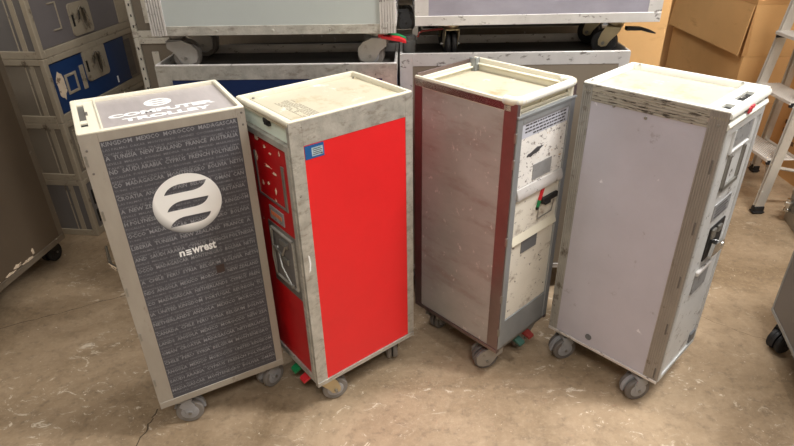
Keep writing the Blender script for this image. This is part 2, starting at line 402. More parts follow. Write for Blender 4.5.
def trolley(label, group, W, D, H, z0, loc, rz, st):
    T = thing('galley_trolley', label, 'trolley', loc, rz, group)
    fr = st['frame']; rec = st.get('recess', .03); bt = st.get('band_top', .045); bb = st.get('band_bottom', .022)
    pf = st.get('post_front', .04); pr = st.get('post_rear', .025); X, Y = W/2, D/2
    zt = st.get('rail_top', H-.004)
    box('body', st.get('inner', 'grey_alu'), T, -X+.005, X-.005, -Y+.022, Y-.005, z0+.012, H-rec-.005)
    box('base_plate', 'steel', T, -X+.004, X-.004, -Y+.004, Y-.004, z0, z0+.012)
    # corner posts (angle sections)
    rib = st.get('ribs', False)
    for sx in (-1, 1):
        for sy, w in ((-1, pf), (1, pr)):
            bm = bmesh.new(); t = .005; we = .014 if sy < 0 else .024
            a = [(sx*X, sy*Y), (sx*X, sy*(Y-w)), (sx*(X-t), sy*(Y-w)), (sx*(X-t), sy*(Y-t)), (sx*(X-we), sy*(Y-t)), (sx*(X-we), sy*Y)]
            if rib: a = [(sx*(X-.0015) if abs(p[0]) == X else p[0], p[1]) for p in a]
            add_prism(bm, a, lambda p, q, d: Vector((p, q, d)), z0, zt)
            if rib:
                ribs_v(bm, lambda aa, zz, o: Vector((sx*(X-.002+o), sy*(Y-w+aa), zz)), 0, w, z0+.001, zt-.004, max(3, int(w/st.get('rib_pitch', .006))), st.get('rib_depth', .0025))
            obj('corner_post', bm, st.get('post_mat_f', fr) if sy < 0 else st.get('post_mat_r', fr), T)
    for sx in (-1, 1):
        bm = bmesh.new()
        if st.get('ribs_top'):
            add_box(bm, min(sx*(X-.005), sx*(X-.0015)), max(sx*(X-.005), sx*(X-.0015)), -Y+pf, Y-pr, H-bt, zt)
            n = 6; p = (zt-H+bt)/n
            for i in range(n):
                a, b = sorted((sx*(X-.003), sx*(X+.0005)))
                add_box(bm, a, b, -Y+pf, Y-pr, H-bt+p*(i+.12), H-bt+p*(i+.80))
        else:
            a, b = sorted((sx*(X-.005), sx*X)); add_box(bm, a, b, -Y+pf, Y-pr, H-bt, zt, .0008)
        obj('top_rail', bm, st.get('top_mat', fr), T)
        a, b = sorted((sx*(X-.005), sx*(X+.0012))); 
        bm = bmesh.new(); add_box(bm, a, b, -Y+pf*.0, Y, z0, z0+bb, .0008)
        if st.get('lip', True):
            a, b = sorted((sx*(X-.001), sx*(X+.003))); add_box(bm, a, b, -Y+.002, Y-.002, z0+bb-.005, z0+bb, .0006)
        for k in range(st.get('rivets', 0)):
            yy = -Y+.03+(D-.06)*k/(st['rivets']-1)
            add_lathe(bm, (sx*(X+.001), yy, z0+bb*.45), (sx, 0, 0), [(0, .005), (.002, .004), (.003, .001)], 10)
        obj('bottom_rail', bm, st.get('low_mat', fr), T)
        a, b = sorted((sx*(X-.006), sx*(X-.0012)))
        pn = box('side_panel', st['panel'], T, a, b, -Y+pf, Y-pr, z0+bb, H-bt)
        if sx == st.get('show', 1): T['_p'] = pn.name
    box('back_panel', st.get('back', st['panel']), T, -X+.024, X-.024, Y-.006, Y-.0015, z0+.01, H-.02)
    bm = bmesh.new(); add_box(bm, -X+.01, X-.01, Y-.005, Y+.0005, H-.045, H-.005, .0008); add_box(bm, -X+.01, X-.01, Y-.005, Y+.0005, z0, z0+bb, .0008)
    pieces('back_rail', bm, fr, T)
    # tray on top
    if st.get('tray', 'plain') == 'plain':
        bm = bmesh.new(); rw = st.get('rim', .012)
        add_box(bm, -X+.001, X-.001, -Y+.001, Y-.001, H-rec-.006, H-rec)
        tr = obj('top_tray', bm, st.get('tray_mat', 'cream_tray'), T)
        bm = bmesh.new()
        out = rrect(-X, X, -Y, Y, .006, 3); inn = rrect(-X+rw, X-rw, -Y+rw, Y-rw, .006, 3)
        ins = [(q[0]*(1-.006/X), q[1]*(1-.006/Y)) for q in out]
        v = [[bm.verts.new((p[0], p[1], z)) for p in lp] for lp, z in ((ins, H-rec-.006), (ins, H-.0045), (out, H-.0045), (out, H-.0015), ([(q[0]*(1-.0015/X), q[1]*(1-.0015/Y)) for q in out], H), ([(q[0]*(1+.001/X), q[1]*(1+.001/Y)) for q in inn], H), (inn, H-.0015), (inn, H-rec))]
        n = len(out)
        for a, b in zip(v, v[1:]):
            for i in range(n): bm.faces.new((a[i], a[(i+1) % n], b[(i+1) % n], b[i]))
        obj('tray_rim', bm, st.get('rim_mat', 'white_rim'), tr)
    # casters
    cs = st.get('caster', 'twin'); angs = st.get('cast_ang', (0.3, 0.3, 0.3, 0.3)); i = 0
    if 'cast_world' in st: angs = [math.radians(q)-rz for q in st['cast_world']]     # heading of each caster in the room
    for sy in (-1, 1):
        for sx in (-1, 1):
            caster(T, sx*(X-st.get('cast_in', .055)), sy*(Y-st.get('cast_iny', .06)), z0, cs, angs[i]); i += 1
    if st.get('pedals'):
        for (px, m) in st['pedals']:
            bm = bmesh.new(); q = st.get('pedal_out', .012); add_prism(bm, [(-Y+.05, z0-.012), (-Y-q+.022, z0-.018), (-Y-q, z0-.028), (-Y-q-.002, z0-.036), (-Y-q+.020, z0-.030), (-Y+.05, z0-.020)], lambda a, b, d: Vector((d, a, b)), px-.015, px+.015)
            add_box(bm, px-.008, px+.008, -Y+.04, -Y+.06, z0-.018, z0, .001)
            obj('brake_pedal', bm, m, T)
    return T

def panel_of(T): return bpy.data.objects[T['_p']]
def done(T):
    if '_p' in T: del T['_p']
    return T

def plain_door(T, W, D, H, z0, panel, frame, top, latch=True):
    X, Y = W/2, D/2
    d = box('door', panel, T, -X+.012, X-.012, -Y+.003, -Y+.022, z0+.02, top, .001)
    bm = bmesh.new()
    for b in ((-X+.012, -X+.034, z0+.02, top), (X-.034, X-.012, z0+.02, top), (-X+.034, X-.034, top-.03, top), (-X+.034, X-.034, z0+.02, z0+.05)):
        add_box(bm, b[0], b[1], -Y-.001, -Y+.006, b[2], b[3], .0008)
    obj('door_frame', bm, frame, d)
    if latch:
        bm = bmesh.new(); add_box(bm, -.07, .07, -Y-.001, -Y+.004, .50, .66, .002); l = obj('latch_plate', bm, 'steel', d)
        bm = bmesh.new(); add_tube(bm, [(-.05, -Y-.004, .53), (-.05, -Y-.018, .55), (-.05, -Y-.018, .62), (.05, -Y-.018, .62), (.05, -Y-.004, .60)], .004)
        obj('latch_handle', bm, 'chrome', d)
    return d

FRONT = 'four half size trolleys standing in a row on the floor'
def place(B, yaw, lBC, lAB):
    u = Vector((math.cos(yaw), math.sin(yaw), 0)); v = Vector((-u.y, u.x, 0))
    return Vector((B[0], B[1], 0))+u*lBC/2+v*lAB/2

# ================================================================== 1 charcoal printed trolley
W, D, H, z0 = .3037, .4016, 1.0343, .1237
X, Y = W/2, D/2
T = trolley('charcoal trolley printed with country names and a round silver emblem', FRONT, W, D, H, z0,
            place((-.757, 1.2869), .5027, D, W), .5027-PI/2,
            dict(frame='warm_alu', panel='charcoal', post_front=.043, post_rear=.0225, band_top=.028, band_bottom=.0245, tray='plain', recess=.011,
                 tray_mat='grey_tray', rim_mat='cream', rim=.012, caster='twin', cast_world=(-60, -75, -50, -35), show=1, lip=False))
P = panel_of(T)
fs = lambda a, b: Vector((X-.0004, -Y+a, b))      # side face: a from the door edge, b height
fs2 = lambda a, b: Vector((X-.0002, -Y+a, b))
BIG = ["KINGDOM  MEXICO  MOROCCO  MADAGASCAR", "A  TUNISIA  NEW ZEALAND  FRANCE  AUSTRALIA", "ND  SAUDI ARABIA  CYPRUS  FRENCH POLYNESIA",
       "CO  MADAGASCAR  MONTENEGRO  BOLIVIA  NETH", "CROATIA  ANGOLA  SPAIN  BELGIUM  OMAN  CAN", "A  NEW ZEALAND  CHILE  PERU  MAURETANIA",
       "H POLYNESIA  SPAIN  CROATIA  UNITED KINGDOM", "OCCO  MADAGASCAR  MONTENEGRO  BOLIVIA", "LIBERIA  TUNISIA  NEW ZEALAND  FRANCE  A",
       "AND  SAUDI ARABIA  CYPRUS  FRENCH POLYNESIA", "OCCO  MADAGASCAR  MONTENEGRO  BOLIVIA  NETH", "A  CHILE  PERU  SYRIA  BELGIUM  BOLIVIA  NETH",
       "NDS  ANGOLA  MEXICO  MOROCCO  NEW ZEALAND", "CO  MADAGASCAR  NETHERLANDS  CYPRUS  FREN", "IA  UNITED KINGDOM  PORTUGAL  REUNION  TU",
       "NETHERLANDS  ANGOLA  MEXICO  MOROCCO", "CANADA  CHILE  PERU  SYRIA  BELGIUM  BOLIVIA", "LANDS  ANGOLA  MEXICO  MOROCCO  NEW ZEA",
       "OMAN  CROATIA  MADAGASCAR  NETHERLANDS", "CHILE  PERU  SYRIA  BELGIUM  MONTENEGRO", "ANGOLA  MEXICO  MOROCCO  UNITED KINGDOM",
       "SAUDI ARABIA  CYPRUS  FRENCH POLYNESIA", "MADAGASCAR  MONTENEGRO  BOLIVIA  OMAN"]
SMALL = ["MONTREAL  CASABLANCA  BRUSSELS  VALENCE  CANCUN  DUBROVNIK", "LAS PALMAS  DAKAR  MONTEVIDEO  CANNES  COCHABAMBA  ORAN",
         "COPIAPO  FEZ  PARIS  PRAGUE  ANTANANARIVO  PENONOME  LA PAZ", "SEVILLE  MALAGA  ATHENS  MEDINA  TRIPOLI  MADRID  MARRAKECH",
         "TAHITI  IBIZA  LARNACA  MUSCAT  AGADIR  TOULOUSE  LIMA", "PUCALLPA  FUERTEVENTURA  DUBROVNIK  MONROVIA  DAKAR  PRAIA",
         "BENIDORM  SAN CRISTOBAL  CASABLANCA  ROME  LISBON  NICE", "TUNIS  LYON  SANTIAGO  AREQUIPA  CUSCO  BARCELONA  VIGO"]
b1 = bmesh.new(); b2 = bmesh.new()
zr = .9935; k = 0
while zr > .156 and k < len(BIG):
    j = (k*37) % 11
    add_text(b1, BIG[k], .046, .376-.0006*(j), zr-.001, zr+.0105, fs, .014, 1)
    for q in (1, 2):
        zz = zr-.0122*q-.001
        if zz > .152: add_text(b2, SMALL[(2*k+q) % 8], .0455, .3765-.0008*((k+q) % 5), zz-.0004, zz+.0058, fs, .004, 1)
    zr -= .0372; k += 1
obj('country_lettering', b1, 'print_grey', P, 'large grey country names'); obj('city_lettering', b2, 'print_dim', P, 'small grey city names')
vs, fc = fill2d(emblem_loops(.2115, .795, .090, -.03))
bm = bmesh.new(); nv = [bm.verts.new(fs2(v.x, v.y)+Vector((.0006, 0, 0))) for v in vs]
for f in fc: bm.faces.new([nv[i] for i in f])
obj('emblem', bm, 'emblem', P, 'silver disc with three curved slots')
bm = bmesh.new(); g = lambda a, b: fs2(a, b)+Vector((.0006, 0, 0))
add_text(bm, 'n', .160, .1745, .6385, .6555, g, .03, 3)
for q in range(3): add_box(bm, X-.0004, X+.0006, -Y+.1775+.001*(q == 1), -Y+.1925-.0008*(q == 2), .6385+.0066*q, .6425+.0066*q)
add_text(bm, 'wrest', .1945, .2620, .6380, .6625, g, .03, 3)
obj('wordmark', bm, 'print_white', P, 'white wordmark under the emblem')
box('sticker', 'brown_sticker', P, X-.001, X-.0002, -Y+.249, -Y+.2725, .552, .579, label='small brown square sticker')
# screws and scrape marks on the frame
bm = bmesh.new()
for a, b in ((.392, 1.018), (.392, .985), (.012, .93), (.012, .99)): add_lathe(bm, (X, -Y+a, b), (1, 0, 0), [(-.001, .003), (.001, .003), (.0015, .001)], 10)
pieces('screw', bm, 'rubber', P)
# tray: plate printing, insert with two cut-outs at the door end
tr = [o for o in bpy.data.objects if o.parent == T and o.name.startswith('top_tray')][0]
ft = lambda a, b: Vector((X-b, -Y+a, H-.011+.0006))
bm = bmesh.new()
add_text(bm, 'COMPUTER', .080, .352, .112, .142, ft, .05, 3); add_text(bm, 'TROLLEY', .110, .334, .068, .097, ft, .05, 3)
vs, fc = fill2d(emblem_loops(.213, .198, .036))
nv = [bm.verts.new(ft(v.x, v.y)) for v in vs]
for f in fc: bm.faces.new([nv[i] for i in f])
obj('tray_lettering', bm, 'print_white', tr, 'white printed words and emblem')
bm = bmesh.new()
def trbox(a0, a1, b0, b1, za, zb, bev=.0006): add_box(bm, X-b1, X-b0, -Y+a0, -Y+a1, za, zb, bev)
zt = H-.002
trbox(.002, .014, .004, W-.004, H-.012, zt); trbox(.030, .060, .012, W-.012, H-.012, H-.006); trbox(.014, .030, .004, .066, H-.012, H-.005)
trbox(.014, .030, .094, .118, H-.012, H-.005); trbox(.014, .030, .262, W-.004, H-.012, H-.005); trbox(.056, .061, .012, W-.012, H-.012, zt)
obj('tray_insert', bm, 'cream', tr)
bm = bmesh.new(); trbox(.0145, .0295, .119, .261, H-.0115, H-.0085, 0); trbox(.030, .036, .16, .19, H-.010, H-.004); pieces('finger_plate', bm, 'steel', tr)
bm = bmesh.new(); trbox(.0145, .0295, .067, .093, H-.0115, H-.009, 0); pieces('finger_hole', bm, 'void', tr)
d = plain_door(T, W, D, H, z0, 'charcoal', 'warm_alu', H-.045)
bm = bmesh.new()
for zz in (.95, .80, .56, .40, .22): add_box(bm, X-.0003, X+.0016, -Y+.003, -Y+.008, zz, zz+.028, .0004)
pieces('hinge', bm, 'steel', d)
done(T)

# ================================================================== 2 red trolley
W, D, H, z0 = .2975, .405, 1.0263, .1254
X, Y = W/2, D/2
T = trolley('bright red trolley with a scraped aluminium frame and a blue sticker', FRONT, W, D, H, z0,
            place((-.2723, 1.3639), .6712, D, W), .6712-PI/2,
            dict(frame='old_alu', panel='red_panel', post_front=.038, post_rear=.0265, band_top=.072, band_bottom=.018, recess=.016, rim=.010,
                 tray_mat='cream_tray', rim_mat='cream', caster='fork', cast_world=(-60, -70, -20, 8), show=1,
                 pedals=((.055, 'red_plastic'), (-.005, 'green_plastic')), pedal_out=.008))
P = panel_of(T)
s = box('sticker', 'blue_sticker', P, X-.0008, X+.0004, -Y+.040, -Y+.098, .9145, .952, label='small blue sticker with pale print')
bm = bmesh.new(); add_box(bm, X, X+.0007, -Y+.060, -Y+.0945, .920, .944); obj('sticker_print', bm, 'sticker_white', s)
bm = bmesh.new()
for q in range(4): add_box(bm, X, X+.001, -Y+.063, -Y+.092-.004*(q % 2), .9235+.005*q, .9255+.005*q)
add_box(bm, X, X+.0012, -Y+.088, -Y+.092, .9215, .9245)
obj('sticker_lines', bm, 'print_dark', s)
bm = bmesh.new(); add_prism(bm, [(.044, .57), (.050, .578), (.053, .60), (.051, .625), (.046, .63), (.048, .60)], lambda a, b, q: Vector((X+q, -Y+a-.03, b)), -.0004, .0006)
obj('scrape', bm, 'print_white', P)
tr = [o for o in bpy.data.objects if o.parent == T and o.name.startswith('top_tray')][0]
bm = bmesh.new()
# raised insert at the door end and rounded handle rail
add_box(bm, -X+.02, X-.012, -Y+.045, Y-.03, H-.017, H-.0135, .002)
add_box(bm, -X+.02, X-.016, -Y+.030, -Y+.062, H-.017, H-.009, .002)
obj('tray_insert', bm, 'cream_tray', tr)
bm = bmesh.new(); add_cyl(bm, (-X+.006, -Y+.008, H-.008), (X-.004, -Y+.008, H-.008), .010, n=20); add_box(bm, -X+.004, X-.004, -Y+.006, -Y+.022, H-.020, H-.002, .003)
obj('handle_rail', bm, 'cream', T)
bm = bmesh.new()
rr = random.Random(3)
for q in range(9):
    y = .070+.0062*q; x = .030
    while x < .195:
        w = rr.uniform(.005, .016)
        if rr.random() < .86: add_box(bm, X-x-w-.0, X-x, -Y+y, -Y+y+.0030, H-.0138, H-.0131)
        x += w+.0035
obj('faded_print', bm, 'print_mid', tr, 'block of faded small print')
bm = bmesh.new(); add_lathe(bm, (-X+.03, -Y+.04, H-.012), (0, 0, 1), [(0, .004), (.006, .004), (.007, .002)], 12); add_lathe(bm, (-X+.03, Y-.02, H-.016), (0, 0, 1), [(0, .003), (.006, .003)], 10)
add_lathe(bm, (X-.03, Y-.02, H-.016), (0, 0, 1), [(0, .003), (.006, .003)], 10)
pieces('screw', bm, 'steel', tr)
box('grip_recess', 'mint', T, -X+.010, X-.018, -Y+.010, -Y+.022, .958, H-.018, .001, label='pale mint plate below the handle rail')
bm = bmesh.new(); add_box(bm, .012, .034, -Y-.002, -Y+.010, .992, 1.006, .002); add_box(bm, .010, .036, -Y+.001, -Y+.011, .985, .993, .001)
obj('release_tab', bm, 'black', T)
# door: X = W/2 - s
dx = lambda q: X-q
d = box('door', 'red_door', T, -X+.012, X-.012, -Y+.004, -Y+.022, z0+.018, .956, .001)
bm = bmesh.new()
for b in ((-X+.010, -X+.030, z0+.012, .957), (X-.032, X-.012, z0+.012, .957), (-X+.03, X-.032, .938, .957), (-X+.03, X-.032, z0+.012, z0+.034)):
    add_box(bm, b[0], b[1], -Y-.002, -Y+.0125, b[2], b[3], .0012)
obj('door_frame', bm, 'old_alu', d)
bm = bmesh.new()
def scrap(c, w, h, n=11):
    pts = [(dx(c[0])+w*.85*math.cos(2*PI*i/n)*rr.uniform(.2, 1), c[1]+h*.85*math.sin(2*PI*i/n)*rr.uniform(.2, 1)) for i in range(n)]
    add_prism(bm, pts, lambda a, b, q: Vector((a, -Y+.0035-q, b)), 0, .0008)
scrap((.205, .93), .022, .012); scrap((.16, .915), .014, .010); scrap((.13, .903), .012, .007); scrap((.22, .868), .012, .020); scrap((.155, .858), .040, .009); scrap((.12, .845), .018, .008)
scrap((.165, .80), .010, .010); scrap((.125, .79), .010, .016); scrap((.20, .79), .006, .012); scrap((.075, .918), .008, .012); scrap((.13, .758), .009, .008)
pieces('torn_label', bm, 'bare_patch', d, 'torn scraps of pale label')
bm = bmesh.new(); add_box(bm, dx(.074), dx(.060), -Y+.0005, -Y+.005, .752, .884, .001); add_box(bm, dx(.232), dx(.226), -Y+.0005, -Y+.005, .752, .884, .001); add_box(bm, dx(.23), dx(.06), -Y+.0005, -Y+.005, .746, .753, .001)
obj('card_holder', bm, 'steel', d)
c = box('plate', 'grey_label', d, dx(.180), dx(.096), -Y+.001, -Y+.005, .683, .727, .001)
bm = bmesh.new()
for q in range(6): add_box(bm, dx(.170-.011*q), dx(.162-.011*q), -Y+.0002, -Y+.0015, .700, .713)
obj('plate_print', bm, 'orange_ink', c)
# latch recess
l = box('latch_recess', 'steel', d, dx(.204), dx(.036), -Y+.0015, -Y+.006, .450, .668, .001)
box('recess_well', 'unit_dark', l, dx(.182), dx(.055), -Y+.0005, -Y+.004, .486, .650)
bm = bmesh.new()
for b in ((.186, .180, .48, .656), (.056, .050, .48, .656), (.186, .05, .650, .656), (.186, .05, .48, .486)):
    add_box(bm, dx(b[0]), dx(b[1]), -Y-.005, -Y+.003, b[2], b[3], .001)
obj('recess_rim', bm, 'old_alu', l)
bm = bmesh.new()
add_tube(bm, [(dx(.176), -Y-.002, .635), (dx(.165), -Y-.010, .60), (dx(.10), -Y-.014, .595), (dx(.085), -Y-.010, .63)], .0035)
add_tube(bm, [(dx(.150), -Y-.004, .60), (dx(.11), -Y-.016, .55), (dx(.066), -Y-.012, .498)], .003)
add_tube(bm, [(dx(.172), -Y-.004, .645), (dx(.170), -Y-.012, .56), (dx(.172), -Y-.006, .492)], .003)
add_lathe(bm, (dx(.066), -Y-.012, .498), (0, -1, 0), [(-.004, .007), (.003, .007), (.005, .003)], 12)
add_box(bm, dx(.15), dx(.09), -Y-.006, -Y+.002, .555, .575, .002); add_box(bm, dx(.13), dx(.085), -Y-.006, -Y+.002, .615, .635, .002)
obj('latch_handle', bm, 'steel', l)
done(T)

# ================================================================== 3 bare aluminium trolley with cream gallery top
W, D, H, z0 = .295, .4003, 1.03, .1232
X, Y = W/2, D/2
T = trolley('bare metal trolley with a cream gallery top and a scribbled paper label on its door', FRONT, W, D, H, z0,
            place((.3277, 1.5101), .7435, W, D), .7435,
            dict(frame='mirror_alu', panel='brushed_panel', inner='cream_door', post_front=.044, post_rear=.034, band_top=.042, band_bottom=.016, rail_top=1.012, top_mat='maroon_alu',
                 tray='none', recess=.05, caster='cover', cast_world=(101, 130, -40, 110), show=-1,
                 pedals=((-.01, 'dark_green'), (.045, 'dark_red'))))
P = panel_of(T)
# tray with low left edge, raised right and back walls and a taped handle bar
tr = box('top_tray', 'cream_tray', T, -X+.002, X-.002, -Y+.012, Y-.002, .980, .986)
bm = bmesh.new(); add_box(bm, -X, -X+.010, -Y+.02, Y, .986, 1.020, .003, 2)
add_box(bm, X-.012, X, -Y+.016, Y, .982, H-.002, .003, 2); add_box(bm, X-.020, X-.010, -Y+.03, Y-.012, 1.006, 1.012, .002)
add_box(bm, -X+.006, X-.006, Y-.012, Y, .982, 1.012, .003, 2); add_box(bm, -X+.016, X-.03, Y-.020, Y-.010, .996, 1.002, .002)
obj('gallery_wall', bm, 'cream', tr)
bm = bmesh.new()
pts = [(-X+.006, -Y+.05, H-.013), (-X+.006, -Y+.022, H-.013), (-X+.012, -Y+.010, H-.013), (-X+.024, -Y+.006, H-.013), (X-.024, -Y+.006, H-.013), (X-.012, -Y+.010, H-.013), (X-.006, -Y+.022, H-.013), (X-.006, -Y+.05, H-.013)]
add_tube(bm, pts, .0125, 16)
hb = obj('handle_bar', bm, 'white_rim', T)
bm = bmesh.new()
for cx in (-1, 1):
    add_tube(bm, [(cx*(X-.006), -Y+.04, H-.013), (cx*(X-.006), -Y+.022, H-.013), (cx*(X-.012), -Y+.010, H-.013), (cx*(X-.032), -Y+.0055, H-.013)], .0131, 16)
pieces('handle_corner', bm, 'cream', hb)
bm = bmesh.new()
for cx in (-1, 1): add_box(bm, cx*(X-.012)-.010, cx*(X-.012)+.010, -Y+.002, -Y+.020, .968, 1.012, .003)
add_box(bm, -.006, .002, -Y+.016, -Y+.022, .976, 1.01, .001)
pieces('handle_post', bm, 'cream', T)
bm = bmesh.new(); add_box(bm, X-.034, X-.010, Y-.028, Y-.0245, .986, H, .001); add_box(bm, X-.034, X-.030, Y-.028, Y+.0, .986, H, .001)
add_lathe(bm, (X-.022, Y-.028, 1.008), (0, -1, 0), [(0, .003), (.002, .003), (.003, .001)], 10)
obj('corner_bracket', bm, 'grey_alu', tr)
box('tray_front', 'cream', T, -X+.012, X-.012, -Y+.022, -Y+.028, .974, 1.004, .001)
bm = bmesh.new()
for k in range(3): add_box(bm, .005+.011*k, .013+.011*k, -Y-.0072, -Y-.006, H-.016, H-.008)
# door
sx = lambda q: -X+q
d = box('door', 'cream_door', T, sx(.006), sx(.290), -Y+.004, -Y+.022, .142, .975, .001)
bm.free(); bm = bmesh.new()
for b in ((.004, .030, .140, .976), (.266, .292, .140, .976), (.03, .266, .950, .976)): add_box(bm, sx(b[0]), sx(b[1]), -Y-.003, -Y+.006, b[2], b[3], .0015)
add_box(bm, sx(.002), sx(.294), -Y-.006, -Y+.008, .970, .977, .001)
obj('door_frame', bm, 'grey_alu', d)
lab = box('paper_label', 'label_paper', d, sx(.032), sx(.265), -Y+.0015, -Y+.005, .745, .950, label='scribbled white paper label')
box('label_header', 'label_head', lab, sx(.032), sx(.265), -Y+.001, -Y+.003, .903, .950)
bm = bmesh.new()
for q in range(4):
    x = .048
    while x < .245:
        w = rr.uniform(.006, .020)
        if q or x > .07: add_box(bm, sx(x), sx(min(x+w, .252)), -Y+.0004, -Y+.0012, .908+.0100*q, .9125+.0100*q)
        x += w+.004
obj('label_print', bm, 'print_dark', lab)
bm = bmesh.new()
pts = [(.10+.045*math.cos(2*PI*i/14)*rr.uniform(.5, 1)+.01, .846+.013*math.sin(2*PI*i/14)*rr.uniform(.4, 1)) for i in range(14)]
add_prism(bm, pts, lambda a, b, q: Vector((sx(a), -Y+.0015-q, b+(a-.1)*.18)), 0, .0008); obj('scribble', bm, 'print_dark', lab)
box('grey_plate', 'grey_label', d, sx(.106), sx(.203), -Y, -Y+.003, .751, .803, .0005, label='small blank grey plate')
bm = bmesh.new(); add_prism(bm, [(-Y+.004, .700), (-Y-.008, .708), (-Y-.010, .716), (-Y-.008, .728), (-Y-.002, .742), (-Y+.004, .744)], lambda a, b, q: Vector((q, a, b)), sx(.030), sx(.266))
obj('ledge', bm, 'white_alu', d)
w = box('latch_recess', 'cream_door', d, sx(.03), sx(.266), -Y+.002, -Y+.005, .575, .700)
bm = bmesh.new(); add_prism(bm, [(-Y+.004, .582), (-Y-.004, .556), (-Y-.006, .548), (-Y+.004, .542)], lambda a, b, q: Vector((q, a, b)), sx(.028), sx(.268)); obj('recess_sill', bm, 'cream', d)
bm = bmesh.new(); add_prism(bm, [(.178, .704), (.166, .706), (.153, .668), (.165, .664)], lambda a, b, q: Vector((sx(a), -Y-.004+q, b)), 0, .005); obj('red_indicator', bm, 'red_plastic', w)
bm = bmesh.new(); add_prism(bm, [(.165, .664), (.153, .668), (.147, .645), (.158, .642)], lambda a, b, q: Vector((sx(a), -Y-.004+q, b)), 0, .005); obj('green_indicator', bm, 'green_plastic', w)
bm = bmesh.new(); add_box(bm, sx(.170), sx(.255), -Y-.008, -Y+.003, .648, .668, .002); add_box(bm, sx(.185), sx(.215), -Y-.010, -Y+.003, .640, .652, .002); add_box(bm, sx(.147), sx(.157), -Y-.004, -Y+.003, .634, .643, .001)
obj('latch', bm, 'black', w)
bm = bmesh.new(); add_tube(bm, [(sx(.160), -Y-.001, .640), (sx(.158), -Y-.001, .598), (sx(.235), -Y-.001, .600), (sx(.245), -Y-.001, .64)], .002, 6); obj('keeper_wire', bm, 'steel', w)
box('lower_label', 'dark_label', d, sx(.089), sx(.172), -Y+.001, -Y+.005, .494, .541, .0005, label='blank dark grey plate')
box('kick_plate', 'grey_alu', d, sx(.028), sx(.290), -Y-.001, -Y+.005, .140, .250, .001)
bm = bmesh.new()
for zz in (.90, .82, .56, .34, .20): add_box(bm, sx(-.0005), sx(.007), -Y-.004, -Y+.004, zz, zz+.03, .001)
pieces('hinge', bm, 'steel', d)
bm = bmesh.new()
for a, b in ((.075, .39), (.20, .44), (.25, .30)): add_lathe(bm, (sx(a), -Y+.004, b), (0, -1, 0), [(0, .003), (.002, .002)], 8)
pieces('rivet', bm, 'rubber', d)
done(T)

# ================================================================== 4 lilac grey trolley with ribbed frame
W, D, H, z0 = .2993, .4032, 1.0364, .1229
X, Y = W/2, D/2
T = trolley('pale lilac grey trolley with ribbed corner posts and a stained cream top', FRONT, W, D, H, z0,
            place((.8191, 1.3537), .7602, W, D), .7602,
            dict(frame='rib_alu', panel='lilac', inner='pale_door', post_front=.046, post_rear=.032, band_top=.052, band_bottom=.012, ribs=True, ribs_top=True,
                 post_mat_f='rib_brown', top_mat='rib_top', low_mat='white_alu', recess=.020, rim=.010, tray_mat='cream_tray', rim_mat='white_rim',
                 caster='heavy', cast_world=(102, 110, 104, 120), show=-1, pedals=((.07, 'dark_red'),), pedal_out=-.014))
P = panel_of(T)
fp = lambda a, b: Vector((-X, -Y+a, b))
bm = bmesh.new(); add_lathe(bm, (-X+.001, -Y+.249, .170), (-1, 0, 0), [(0, .0115), (.002, .0115), (.0025, .009), (.0018, .008), (.0018, .001)], 24)
obj('badge', bm, 'dark_label', P, 'small dark oval badge')
bm = bmesh.new()
for zz in (.885, .700, .520, .345, .165): add_box(bm, -X-.0025, -X+.001, -Y+.010, -Y+.0135, zz-.02, zz+.02, .0005)
pieces('hinge', bm, 'rubber', P)
bm = bmesh.new()
for a, b in ((.30, .985), (.205, .972), (.02, .995)): add_lathe(bm, (-X, -Y+a, b), (-1, 0, 0), [(0, .005), (.0015, .004), (.002, .001)], 10)
pieces('rivet', bm, 'steel', P)
tr = [o for o in bpy.data.objects if o.parent == T and o.name.startswith('top_tray')][0]
bm = bmesh.new()
zt = H-.006
def tb(a0, a1, b0, b1, za=H-.02, zb=zt, bev=.0006): add_box(bm, sx(a0), sx(a1), -Y+b0, -Y+b1, za, zb, bev)
tb(.008, .291, .008, .016); tb(.008, .038, .016, .040); tb(.085, .132, .016, .040); tb(.234, .291, .016, .040); tb(.008, .291, .040, .060); tb(.008, .291, .058, .062, H-.02, H-.003)
obj('tray_deck', bm, 'white_rim', tr)
bm = bmesh.new(); tb(.039, .084, .0165, .0395, H-.0195, H-.015, 0); tb(.133, .233, .0165, .0395, H-.0195, H-.015, 0); pieces('finger_hole', bm, 'void', tr)
bm = bmesh.new(); tb(.052, .062, .026, .036, H-.018, H-.012, .001); tb(.175, .200, .030, .038, H-.018, H-.010, .001); pieces('finger_plate', bm, 'steel', tr)
bm = bmesh.new()
for cx, cy in ((-X+.03, Y-.012), (X-.012, -Y+.07), (X-.012, Y-.03)): add_lathe(bm, (cx, cy, H-.001), (0, 0, 1), [(0, .004), (.002, .003)], 10)
pieces('screw', bm, 'steel', tr)
bm = bmesh.new()
add_prism(bm, [(-Y+.004, H-.004), (-Y-.003, H-.006), (-Y-.006, H-.012), (-Y-.005, H-.020), (-Y+.004, H-.022)], lambda a, b, q: Vector((q, a, b)), -X+.004, X-.004)
add_prism(bm, [(-Y+.006, H-.032), (-Y-.003, H-.034), (-Y-.006, H-.042), (-Y-.003, H-.050), (-Y+.006, H-.052)], lambda a, b, q: Vector((q, a, b)), -X+.004, X-.004)
add_box(bm, -X+.006, X-.006, -Y+.006, -Y+.012, H-.06, H-.02)
obj('front_rail', bm, 'white_rim', T)
bm = bmesh.new(); add_box(bm, sx(.122), sx(.146), -Y-.009, -Y-.004, H-.034, H-.016, .002); add_box(bm, sx(.130), sx(.152), -Y-.011, -Y-.005, H-.024, H-.012, .002)
obj('paper_tag', bm, 'tag_red', T, 'small red tag on the front rail')
d = box('door', 'pale_door', T, sx(.014), sx(.288), -Y+.003, -Y+.022, .130, .982, .001)
bm = bmesh.new()
